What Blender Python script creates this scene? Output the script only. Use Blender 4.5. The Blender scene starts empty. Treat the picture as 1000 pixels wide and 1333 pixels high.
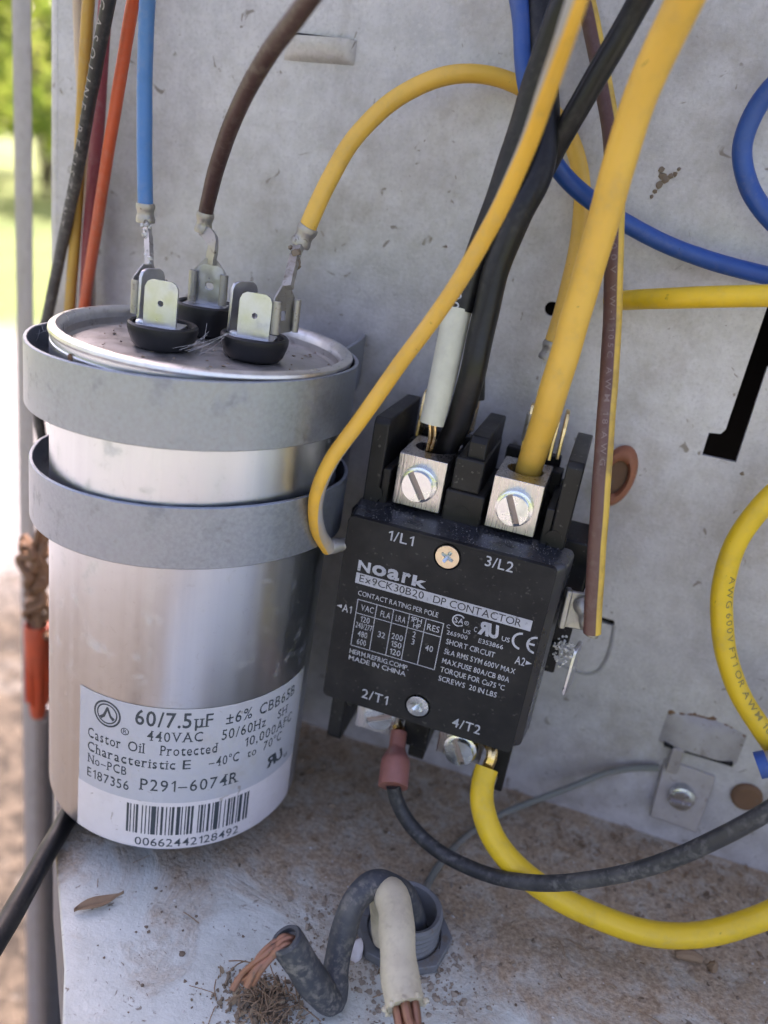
import bpy, bmesh, math, random, bisect
from mathutils import Vector, Matrix
from mathutils.geometry import tessellate_polygon
random.seed(7)
S = bpy.context.scene
COL = S.collection
MM = 0.001
PI = math.pi

# ------------------------------------------------------------------ camera, world, sun, exposure
CAM_POS = [31.35, -183.49, 152.51]
CAM_RIGHT = [0.944684, 0.291374, 0.150575]
CAM_UP = [-0.243771, 0.316625, 0.916692]
CAM_LENS = 38.485

cd = bpy.data.cameras.new('camera'); cam = bpy.data.objects.new('camera', cd); COL.objects.link(cam)
_r, _u = Vector(CAM_RIGHT), Vector(CAM_UP); _b = _r.cross(_u)
_m = Matrix((_r, _u, _b)).transposed().to_4x4(); _m.translation = Vector(CAM_POS) * MM
cam.matrix_world = _m
cd.sensor_fit = 'HORIZONTAL'; cd.sensor_width = 36; cd.lens = CAM_LENS
cd.clip_start = 0.005; cd.clip_end = 400
cd.dof.use_dof = True; cd.dof.focus_distance = 0.175; cd.dof.aperture_fstop = CAM_LENS / 3.0
S.camera = cam

SUN_TO = Vector((-0.27, 0.64, 0.72)).normalized()
w = bpy.data.worlds.new('World'); S.world = w; w.use_nodes = True
wn = w.node_tree
bg = wn.nodes['Background']; bg.inputs['Strength'].default_value = 0.12
sky = wn.nodes.new('ShaderNodeTexSky'); sky.sky_type = 'NISHITA'; sky.sun_disc = False
sky.sun_elevation = math.asin(SUN_TO.z); sky.sun_rotation = math.atan2(SUN_TO.x, SUN_TO.y)
sky.air_density = 0.9; sky.dust_density = 4.0; sky.ozone_density = 0.4
wn.links.new(sky.outputs[0], bg.inputs['Color'])
sd = bpy.data.lights.new('sun', 'SUN'); sd.energy = 4.5; sd.angle = math.radians(0.53); sd.color = (1, .96, .90)
sun = bpy.data.objects.new('sun', sd); COL.objects.link(sun)
sun.rotation_euler = SUN_TO.to_track_quat('Z', 'Y').to_euler(); sun.location = (0.5, 1.5, 2)
S.view_settings.view_transform = 'Standard'; S.view_settings.look = 'None'
S.view_settings.exposure = 2.05; S.view_settings.gamma = 1
S.view_settings.use_white_balance = True; S.view_settings.white_balance_temperature = 7050; S.view_settings.white_balance_tint = 27
S.cycles.max_bounces = 6; S.cycles.adaptive_threshold = 0.03; S.cycles.caustics_reflective = False; S.cycles.caustics_refractive = False
S.cycles.use_denoising = True

# ------------------------------------------------------------------ mesh helpers (all coordinates in mm)
ORG = {}
def link(o, parent):
    COL.objects.link(o)
    if parent is not None: o.parent = parent
def tag(o, label=None, cat=None, group=None, kind=None):
    if label: o['label'] = label
    if cat: o['category'] = cat
    if group: o['group'] = group
    if kind: o['kind'] = kind
    return o
def empty(name, at, label, cat, group=None):
    o = bpy.data.objects.new(name, None); COL.objects.link(o); o.empty_display_size = .01
    o.location = Vector(at) * MM; ORG[o.name] = Vector(at)
    return tag(o, label, cat, group)
def build(name, vf, mat, parent=None, bevel=0, angle=35, uv=None, origin=None, seg=2):
    V, F = vf
    if parent is not None: og = ORG[parent.name]
    else: og = Vector(origin) if origin is not None else sum((Vector(v) for v in V), Vector()) / len(V)
    me = bpy.data.meshes.new(name)
    me.from_pydata([((v[0]-og[0])*MM, (v[1]-og[1])*MM, (v[2]-og[2])*MM) for v in V], [], F)
    if uv:
        l = me.uv_layers.new(name='UVMap')
        for i, q in enumerate(uv): l.data[i].uv = q
    else:
        b = bmesh.new(); b.from_mesh(me); bmesh.ops.recalc_face_normals(b, faces=b.faces); b.to_mesh(me); b.free()
    for p in me.polygons: p.use_smooth = True
    me.set_sharp_from_angle(angle=math.radians(angle))
    me.materials.append(mat)
    o = bpy.data.objects.new(name, me); link(o, parent); ORG[o.name] = og
    if parent is None: o.location = og * MM
    if bevel:
        b = o.modifiers.new('bevel', 'BEVEL'); b.width = bevel * MM; b.segments = seg; b.limit_method = 'ANGLE'
        b.angle_limit = math.radians(38); b.harden_normals = False
    return o
def merge(*parts):
    V, F = [], []
    for v, f in parts:
        n = len(V); V += list(v); F += [tuple(i+n for i in q) for q in f]
    return V, F
def xf(vf, M): return [tuple(M @ Vector(v)) for v in vf[0]], vf[1]
def move(vf, x, y, z): return [(a+x, b+y, c+z) for a, b, c in vf[0]], vf[1]
def box(x0, x1, y0, y1, z0, z1):
    V = [(x, y, z) for x in (x0, x1) for y in (y0, y1) for z in (z0, z1)]
    return V, [(0, 1, 3, 2), (4, 6, 7, 5), (0, 4, 5, 1), (2, 3, 7, 6), (0, 2, 6, 4), (1, 5, 7, 3)]
XZ = lambda a, b, t: (a, t, b)
XY = lambda a, b, t: (a, b, t)
YZ = lambda a, b, t: (t, a, b)
def plate(outer, holes, t0, t1, fr=XZ):
    loops = [list(outer)] + [list(h) for h in holes]
    tri = tessellate_polygon([[Vector((a, b, 0)) for a, b in L] for L in loops])
    pts = [p for L in loops for p in L]; n = len(pts)
    V = [fr(a, b, t0) for a, b in pts] + [fr(a, b, t1) for a, b in pts]
    F = [tuple(t) for t in tri] + [tuple(i+n for i in reversed(t)) for t in tri]
    k = 0
    for L in loops:
        m = len(L)
        for i in range(m):
            a, b = k+i, k+(i+1) % m
            F.append((a, b, b+n, a+n))
        k += m
    return V, F
def circ(cx, cy, r, n=32, a0=0, a1=2*PI):
    return [(cx+r*math.cos(a0+(a1-a0)*i/n), cy+r*math.sin(a0+(a1-a0)*i/n)) for i in range(n)]
def rrect(x0, x1, y0, y1, r, n=5):
    P = []
    for cx, cy, a in ((x1-r, y1-r, 0), (x0+r, y1-r, PI/2), (x0+r, y0+r, PI), (x1-r, y0+r, 1.5*PI)):
        for i in range(n+1): P.append((cx+r*math.cos(a+PI/2*i/n), cy+r*math.sin(a+PI/2*i/n)))
    return P
def lathe(prof, n=48, close=False):
    V, F = [], []; m = len(prof)
    for i in range(n):
        a = 2*PI*i/n
        for r, z in prof: V.append((r*math.cos(a), r*math.sin(a), z))
    for i in range(n):
        j = (i+1) % n
        for k in range(m-1 if not close else m):
            k2 = (k+1) % m
            F.append((i*m+k, j*m+k, j*m+k2, i*m+k2))
    return V, F
def spline(P, step=1.2):
    P = [Vector(p) for p in P]
    Q = [2*P[0]-P[1]] + P + [2*P[-1]-P[-2]]
    out = []
    for i in range(1, len(Q)-2):
        a, b, c_, d = Q[i-1:i+3]
        n = max(2, int((c_-b).length/step))
        t0 = 0; t1 = t0+max((b-a).length, 1e-6)**.5; t2 = t1+max((c_-b).length, 1e-6)**.5; t3 = t2+max((d-c_).length, 1e-6)**.5
        for k in range(n):
            t = t1+(t2-t1)*k/n
            A1 = a*((t1-t)/(t1-t0))+b*((t-t0)/(t1-t0)); A2 = b*((t2-t)/(t2-t1))+c_*((t-t1)/(t2-t1)); A3 = c_*((t3-t)/(t3-t2))+d*((t-t2)/(t3-t2))
            B1 = A1*((t2-t)/(t2-t0))+A2*((t-t0)/(t2-t0)); B2 = A2*((t3-t)/(t3-t1))+A3*((t-t1)/(t3-t1))
            out.append(B1*((t2-t)/(t2-t1))+B2*((t-t1)/(t2-t1)))
    out.append(P[-1]); return out
def frames(pts, ref=(0, -1, 0)):
    T = [(pts[min(i+1, len(pts)-1)]-pts[max(i-1, 0)]).normalized() for i in range(len(pts))]
    n = Vector(ref); n = (n-T[0]*n.dot(T[0])).normalized(); N = [n]
    for i in range(1, len(pts)):
        n = N[-1]; n = (n-T[i]*n.dot(T[i])).normalized(); N.append(n)
    L = [0]
    for i in range(1, len(pts)): L.append(L[-1]+(pts[i]-pts[i-1]).length)
    return T, N, L
def tube(P, r, n=18, step=1.2, ref=(0, -1, 0), rf=None, raw=False):
    pts = [Vector(p) for p in P] if raw else spline(P, step)
    T, N, L = frames(pts, ref)
    V, F, U = [], [], []
    for i, p in enumerate(pts):
        B = T[i].cross(N[i]); rr = r*(rf(L[i]/L[-1]) if rf else 1)
        for k in range(n):
            a = 2*PI*k/n; V.append(tuple(p+(N[i]*math.cos(a)+B*math.sin(a))*rr))
    for i in range(len(pts)-1):
        for k in range(n):
            k2 = (k+1) % n
            F.append((i*n+k, i*n+k2, (i+1)*n+k2, (i+1)*n+k))
            U += [(k/n, L[i]), ((k+1)/n, L[i]), ((k+1)/n, L[i+1]), (k/n, L[i+1])]
    F.append(tuple(reversed(range(n)))); U += [(0.5, 0)]*n
    m = (len(pts)-1)*n; F.append(tuple(range(m, m+n))); U += [(0.5, L[-1])]*n
    return (V, F), U, (pts, T, N, L)
def blob(r, n=1, j=.35, sq=(1, 1, 1)):
    b = bmesh.new(); bmesh.ops.create_icosphere(b, subdivisions=n, radius=r)
    V = [tuple((v.co[i]*sq[i])*(1+random.uniform(-j, j)) for i in range(3)) for v in b.verts]
    F = [tuple(v.index for v in f.verts) for f in b.faces]; b.free(); return V, F

# ------------------------------------------------------------------ lettering
_TC = {}
def glyph1(ch, off):
    """one character as a flat mesh, left edge at 0"""
    k = (ch, off)
    if k not in _TC:
        if ch == '1':                       # figure one with a flag
            P = [(.20, 0), (.29, 0), (.29, .70), (.22, .70), (.05, .56), (.05, .47), (.20, .565)]
            P = [(x+(off*1.0 if x > .25 else -off*.5), y) for x, y in P]
            sc_ = CAPH[0]/.70 if CAPH else 1
            _TC[k] = ([(x*sc_, y*sc_) for x, y in P], [tuple(t) for t in tessellate_polygon([[Vector((x, y, 0)) for x, y in P]])])
            return _TC[k]
        c_ = bpy.data.curves.new('lettering', 'FONT'); c_.body = ch; c_.size = 1; c_.offset = off; c_.resolution_u = 3
        o = bpy.data.objects.new('lettering', c_); COL.objects.link(o)
        dg = bpy.context.evaluated_depsgraph_get(); me = o.evaluated_get(dg).to_mesh()
        V = [(v.co.x, v.co.y) for v in me.vertices]; F = [tuple(p.vertices) for p in me.polygons]
        o.evaluated_get(dg).to_mesh_clear(); bpy.data.objects.remove(o); bpy.data.curves.remove(c_)
        x0 = min(v[0] for v in V)
        _TC[k] = ([(x-x0, y) for x, y in V], F)
    return _TC[k]
CAPH = []
def serifs(V, F, top):
    """thin slab feet on the square ends of the stems"""
    from collections import Counter
    cnt = Counter()
    for f in F:
        for a, b in zip(f, f[1:]+f[:1]): cnt[tuple(sorted((a, b)))] += 1
    out = []
    ys = (0, top, .70*top)
    xr = {}
    for (a, b), n in cnt.items():
        if n != 1: continue
        (xa, ya), (xb, yb) = V[a], V[b]
        if abs(ya-yb) < .012 and .03 < abs(xa-xb) < .17:
            for y in (min(ys, key=lambda q: abs(q-ya)),):
                if abs(y-ya) < .09:
                    x0, x1 = min(xa, xb)-.075, max(xa, xb)+.075; y0 = ya-.01 if y == 0 else ya-.045
                    out.append(([(x0, y0), (x1, y0), (x1, y0+.055), (x0, y0+.055)], [(0, 1, 2, 3)]))
    return out
def glyphs(s, off=0.0, gap=.085, serif=False):
    V, F = [], []; x = 0
    for ch in s:
        if ch == ' ': x += .26; continue
        v, f = glyph1(ch, off)
        parts = [(v, f)]
        if serif and ch not in '1/.,%°–±': parts += serifs(v, f, CAPH[0])
        for pv, pf in parts:
            n = len(V); V += [(a+x, b) for a, b in pv]; F += [tuple(q+n for q in t) for t in pf]
        x += max(p[0] for p in v)+gap+(.06 if serif else 0)
    return V, F
def capheight():
    V, _ = glyphs('H'); return max(v[1] for v in V)
CH = capheight(); CAPH.append(CH); _TC.clear()
def flat_text(s, x0, x1, z, h, off=0.0, shear=0, mirror=False, serif=False):
    """lettering scaled to start at x0, end at x1, baseline z, capitals h high"""
    V, F = glyphs(s, off, serif=serif)
    a, b = min(v[0] for v in V), max(v[0] for v in V)
    k = (x1-x0)/(b-a); q = h/CH
    out = []
    for u, v in V:
        t = (u-a)*k
        if mirror: t = (x1-x0)-t
        out.append((x0+t+shear*v*q, z+v*q))
    return out, F

# ------------------------------------------------------------------ materials
class NT:
    def __init__(self, name):
        self.m = bpy.data.materials.new(name); self.m.use_nodes = True
        self.t = self.m.node_tree; self.b = self.t.nodes['Principled BSDF']; self.co = self.t.nodes.new('ShaderNodeTexCoord')
    def n(self, typ, **k):
        x = self.t.nodes.new(typ)
        for a, v in k.items(): setattr(x, a, v)
        return x
    def l(self, a, b): self.t.links.new(a, b)
    def vec(self, scale=(1, 1, 1), src='Object', loc=(0, 0, 0)):
        x = self.n('ShaderNodeMapping'); x.inputs['Scale'].default_value = scale; x.inputs['Location'].default_value = loc
        self.l(self.co.outputs[src], x.inputs['Vector']); return x.outputs[0]
    def noise(self, scale, detail=3, rough=.55, vec=None, dist=0):
        x = self.n('ShaderNodeTexNoise'); x.inputs['Scale'].default_value = scale; x.inputs['Detail'].default_value = detail
        x.inputs['Roughness'].default_value = rough; x.inputs['Distortion'].default_value = dist
        self.l(vec if vec is not None else self.co.outputs['Object'], x.inputs['Vector']); return x.outputs['Fac']
    def ramp(self, f, lo, hi, a=0, b=1):
        x = self.n('ShaderNodeMapRange'); x.interpolation_type = 'SMOOTHSTEP'
        for i, v in enumerate((lo, hi, a, b)): x.inputs[i+1].default_value = v
        self.l(f, x.inputs[0]); return x.outputs[0]
    def mix(self, f, a, b):
        x = self.n('ShaderNodeMix', data_type='RGBA')
        for s, v in ((x.inputs[6], a), (x.inputs[7], b)):
            if isinstance(v, tuple): s.default_value = (*v, 1)
            else: self.l(v, s)
        if isinstance(f, (int, float)): x.inputs[0].default_value = f
        else: self.l(f, x.inputs[0])
        return x.outputs[2]
    def math(self, op, a, b=None, c_=None):
        x = self.n('ShaderNodeMath', operation=op)
        for s, v in zip(x.inputs, (a, b, c_)):
            if v is None: continue
            if isinstance(v, (int, float)): s.default_value = v
            else: self.l(v, s)
        return x.outputs[0]
    def bump(self, h, strength=.3, dist=.0002, prev=None):
        x = self.n('ShaderNodeBump'); x.inputs['Strength'].default_value = strength; x.inputs['Distance'].default_value = dist
        self.l(h, x.inputs['Height'])
        if prev is not None: self.l(prev, x.inputs['Normal'])
        return x.outputs[0]
    def set(self, **k):
        for a, v in k.items():
            s = self.b.inputs[{'base': 'Base Color', 'rough': 'Roughness', 'metal': 'Metallic', 'normal': 'Normal', 'ior': 'IOR', 'spec': 'Specular IOR Level',
                               'trans': 'Transmission Weight', 'coat': 'Coat Weight', 'sss': 'Subsurface Weight', 'aniso': 'Anisotropic'}[a]]
            if isinstance(v, tuple): s.default_value = (*v, 1)
            elif isinstance(v, (int, float)): s.default_value = v
            else: self.l(v, s)
        return self.m

DIRT = (.13, .095, .065)
def m_panel():
    t = NT('galvanised panel')
    big = t.noise(22, 4); mid = t.noise(160, 3, .65); fine = t.noise(1100, 2, .6)
    c = t.mix(t.ramp(big, .35, .68), (.46, .444, .448), (.60, .585, .59))
    c = t.mix(t.ramp(mid, .32, .68), t.mix(.26, c, (.34, .33, .335)), t.mix(.25, c, (.74, .73, .735)))
    c = t.mix(t.ramp(fine, .50, .72, 0, .28), c, (.30, .29, .295))
    c = t.mix(t.ramp(fine, .30, .45, .2, 0), c, (.72, .71, .71))
    sp = t.ramp(t.noise(190, 2, .5, dist=1.5), .68, .75, 0, .8)
    c = t.mix(sp, c, (.19, .155, .12))
    stain = t.ramp(t.noise(30, 5, .7), .47, .72, 0, .6)
    c = t.mix(stain, c, (.30, .255, .21))
    drip = t.ramp(t.noise(1, 4, .6, t.vec((120, 120, 9))), .58, .74, 0, .28)
    c = t.mix(drip, c, (.33, .30, .285))
    nb = t.bump(fine, .5, .0002)
    r = t.ramp(mid, .2, .8, .42, .64)
    return t.set(base=c, rough=r, metal=.3, normal=nb)
def m_pan():
    t = NT('painted pan with grime')
    sep = t.n('ShaderNodeSeparateXYZ'); t.l(t.co.outputs['Object'], sep.inputs[0])
    n1 = t.noise(38, 6, .68, dist=.6); n2 = t.noise(130, 5, .7); n3 = t.noise(900, 3, .65)
    c = t.mix(t.ramp(n2, .3, .7), (.57, .595, .545), (.68, .705, .655))
    # grime lies thick along the wall and thins out towards the front
    wall = t.ramp(sep.outputs['Y'], -.080, -.004, -.16, .33)
    g = t.ramp(t.math('ADD', n1, wall), .37, .66, 0, .95)
    g2 = t.math('MULTIPLY', g, t.ramp(n2, .22, .6, .45, 1))
    dirt = t.mix(t.ramp(n3, .3, .7), (.27, .175, .10), (.50, .37, .24))
    c = t.mix(g2, c, dirt)
    c = t.mix(t.ramp(t.noise(300, 3, .6, dist=2), .64, .72, 0, .8), c, (.16, .12, .08))
    nb = t.bump(n3, .5, .0005, t.bump(t.math('MULTIPLY', g2, n2), .6, .0015))
    return t.set(base=c, rough=t.ramp(g2, 0, 1, .42, .9), normal=nb)
def m_wire(name, col, rough=.42, dust=.25, dcol=(.36, .32, .27), stripe=None, spec=.5):
    t = NT(name)
    n1 = t.noise(120, 4, .6); n2 = t.noise(700, 3, .6)
    c = col
    if stripe:
        sc, u0, wd, tw = stripe
        uv = t.n('ShaderNodeSeparateXYZ'); t.l(t.co.outputs['UV'], uv.inputs[0])
        uu = t.math('SUBTRACT', uv.outputs[0], t.math('MULTIPLY', uv.outputs[1], tw))
        d = t.math('ABSOLUTE', t.math('SUBTRACT', t.math('FRACT', t.math('ADD', t.math('SUBTRACT', uu, u0), 1.5)), .5))
        c = t.mix(t.ramp(d, wd-.012, wd+.012, 1, 0), col, sc)
    dk = tuple(v*.72 for v in col)
    c = t.mix(t.ramp(n1, .42, .72, 0, .45), c, dk)
    c = t.mix(t.ramp(t.noise(38, 4, .7), .52, .72, 0, dust*1.1+.08), c, tuple(.55*v+.45*q for v, q in zip(col, dcol)))
    c = t.mix(t.math('MULTIPLY', t.ramp(n1, .35, .7), t.ramp(n2, .42, .68, 0, dust)), c, dcol)
    c = t.mix(t.ramp(t.noise(420, 2, .5, dist=1), .72, .77, 0, .6), c, tuple(v*.35 for v in col))
    return t.set(base=c, rough=t.ramp(n1, .3, .7, rough-.06, rough+.12), normal=t.bump(n1, .15, .0003), spec=spec)
def m_metal(name, col, rough=.3, streak=None, dirt=.2, metal=1.0, scr=(.3, .0001), sc=260):
    t = NT(name)
    v = t.vec(streak) if streak else None
    n1 = t.noise(sc if not streak else 1, 4, .6, v); n2 = t.noise(180, 4, .65)
    c = t.mix(t.ramp(n1, .3, .7), tuple(x*(.93 if streak and sc == 261 else .82) for x in col), col)
    c = t.mix(t.ramp(n2, .58, .76, 0, dirt), c, (.2, .16, .12))
    r = t.math('ADD', t.ramp(n1, .25, .75, rough-(.03 if sc == 261 else .08), rough+(.04 if sc == 261 else .1)), t.ramp(n2, .55, .75, 0, .25))
    c = t.mix(t.ramp(t.noise(620, 3, .6, dist=.8), .62, .74, 0, dirt*.9), c, (.16, .135, .115))
    return t.set(base=c, rough=r, metal=metal, normal=t.bump(n1, *scr))
def m_plastic(name, col, rough=.38, speck=.35, spec=.5):
    t = NT(name)
    n1 = t.noise(90, 4, .6); n2 = t.noise(2300, 2, .5); n3 = t.noise(900, 2, .5)
    c = t.mix(t.ramp(n1, .35, .75, 0, .3), col, (.07, .065, .06))
    c = t.mix(t.ramp(n3, .665, .73, 0, speck), c, (.38, .36, .33))
    return t.set(base=c, rough=t.ramp(n1, .3, .7, rough-.05, rough+.12), normal=t.bump(n2, .16, .00012), spec=spec)
def m_plain(name, col, rough=.6, **k):
    t = NT(name); n1 = t.noise(400, 3, .6)
    return t.set(base=t.mix(t.ramp(n1, .3, .75, 0, .5), col, tuple(v*.7 for v in col)), rough=rough, **k)
def m_print():
    t = NT('pale grey print'); n1 = t.noise(1500, 3, .6); n2 = t.noise(120, 3, .6)
    c = t.mix(t.ramp(n2, .3, .7), (.36, .37, .42), (.46, .47, .52))
    return t.set(base=t.mix(t.ramp(n1, .60, .74, 0, .8), c, (.05, .05, .06)), rough=.55)
def m_label(name, col, rough):
    t = NT(name); n1 = t.noise(400, 3, .6); n2 = t.noise(70, 5, .7); n3 = t.noise(300, 3, .6, dist=1)
    c = t.mix(t.ramp(n1, .3, .75, 0, .25), col, tuple(v*.85 for v in col))
    c = t.mix(t.ramp(n2, .52, .78, 0, .4), c, (.42, .36, .29))
    c = t.mix(t.ramp(n3, .68, .75, 0, .6), c, (.25, .2, .15))
    return t.set(base=c, rough=t.ramp(n2, .3, .7, rough-.06, rough+.12), normal=t.bump(n2, .25, .0006))
M = {}
M['panel'] = m_panel(); M['pan'] = m_pan()
M['plastic'] = m_plastic('black moulded plastic', (.009, .009, .010), .42, .18, .32)
M['cover'] = m_plastic('black cover plastic', (.012, .0125, .0145), .48, .10, .2)
M['side'] = m_plastic('glossy cover side', (.022, .024, .030), .26, .1, 1.0)
M['cup'] = m_plastic('black terminal cup', (.009, .009, .010), .42, .0)
M['print'] = m_print()
M['printdark'] = m_plain('black print on bar', (.02, .021, .026), .5)
M['ink'] = m_plain('dark label ink', (.045, .06, .075), .5)
M['can'] = m_metal('drawn aluminium can', (.66, .70, .765), .33, (330, 330, 2.5), .12, 1, (.02, .00002), 261)
M['rim'] = m_metal('rolled aluminium rim', (.78, .77, .76), .33, None, .45)
M['lid'] = m_metal('dusty lid', (.56, .54, .52), .5, None, .5)
M['strap'] = m_metal('galvanised strap', (.335, .37, .435), .38, None, .30, .8, (.3, .00012), 1100)
M['lug'] = m_metal('extruded aluminium lug', (.66, .64, .635), .30, (2600, 2600, 40), .06, 1, (.5, .0002))
M['zinc'] = m_metal('zinc screw', (.74, .78, .78), .22, None, .18)
M['brasszinc'] = m_metal('yellow zinc screw', (.80, .66, .50), .38, None, .25)
M['slot'] = m_metal('screw slot', (.40, .33, .32), .5, None, .6)
M['tin'] = m_metal('tinned steel', (.60, .605, .64), .34, None, .12)
M['crimp'] = m_metal('dusty crimp', (.44, .42, .39), .5, None, 1.0, .8, (.5, .0003))
M['brass'] = m_metal('brass tab', (.85, .62, .30), .25, None, .15)
M['copper'] = m_metal('weathered copper', (.36, .19, .13), .48, None, .8)
M['black'] = m_wire('black insulation', (.009, .009, .010), .38, .05, spec=.4)
M['blackdusty'] = m_wire('dusty black insulation', (.024, .025, .028), .5, .45, (.24, .23, .22))
M['cableblack'] = m_wire('dirty black cable jacket', (.05, .055, .065), .55, .7, (.30, .27, .23))
M['yellow'] = m_wire('yellow insulation', (.82, .48, .075), .40, .12)
M['yellow2'] = m_wire('bright yellow insulation', (.80, .52, .02), .38, .12)
M['mustard'] = m_wire('mustard insulation', (.52, .30, .05), .45, .3)
M['yellowgray'] = m_wire('yellow insulation with grey stripe', (.82, .45, .05), .4, .12, stripe=((.36, .345, .33), .15-210*.0052, .17, .0052))
M['brown'] = m_wire('brown insulation', (.066, .031, .028), .42, .18)
M['brownstripe'] = m_wire('brown insulation with yellow stripe', (.125, .058, .048), .45, .15, stripe=((.72, .46, .07), .76, .15, .0))
M['blue'] = m_wire('blue insulation', (.012, .075, .31), .38, .10)
M['bluelight'] = m_wire('light blue insulation', (.055, .19, .43), .40, .22)
M['orange'] = m_wire('orange insulation', (.62, .10, .035), .42, .15)
M['crimson'] = m_wire('crimson insulation', (.24, .035, .05), .45, .2)
M['cream'] = m_wire('cream insulation', (.66, .65, .52), .45, .1)
M['creamtan'] = m_wire('tan insulation', (.55, .42, .30), .45, .2)
M['white'] = m_wire('aged white insulation', (.66, .58, .42), .42, .35, (.34, .27, .19))
M['bare'] = m_wire('oxidised ground wire', (.18, .19, .17), .6, .6, (.32, .24, .18))
M['labelgrey'] = m_label('silver grey label film', (.50, .51, .56), .38)
M['labelwhite'] = m_label('white label paper', (.74, .70, .72), .36)
M['rust'] = m_metal('rusted steel', (.21, .115, .065), .8, None, 1.0, .15)
M['bracket'] = m_metal('dusty lug bracket', (.42, .385, .375), .52, None, 1.0, .45)
M['redplastic'] = m_plain('translucent red nylon', (.48, .19, .155), .35, trans=.35)
M['orangeplastic'] = m_plastic('orange plastic', (.60, .085, .03), .45, .2)
M['hole'] = m_plain('dark interior', (.012, .012, .012), .9)
M['conduit'] = m_metal('grey conduit fitting', (.20, .21, .22), .6, None, 1.0, .25)
M['earth'] = m_plain('dry dirt', (.22, .17, .125), .95)
M['leafdry'] = m_plain('dry leaf', (.30, .20, .12), .8)
M['web'] = m_plain('cobweb and lint', (.62, .60, .56), .8)
M['fadedink'] = m_plain('faded print', (.30, .22, .06), .6)
M['faint'] = m_plain('worn print', (.34, .32, .31), .7)
M['greypost'] = m_metal('weathered post', (.36, .345, .345), .55, None, .3, .3)
M['sidegrey'] = m_metal('dull grey sheet', (.20, .21, .235), .5, None, .3, .3)

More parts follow.
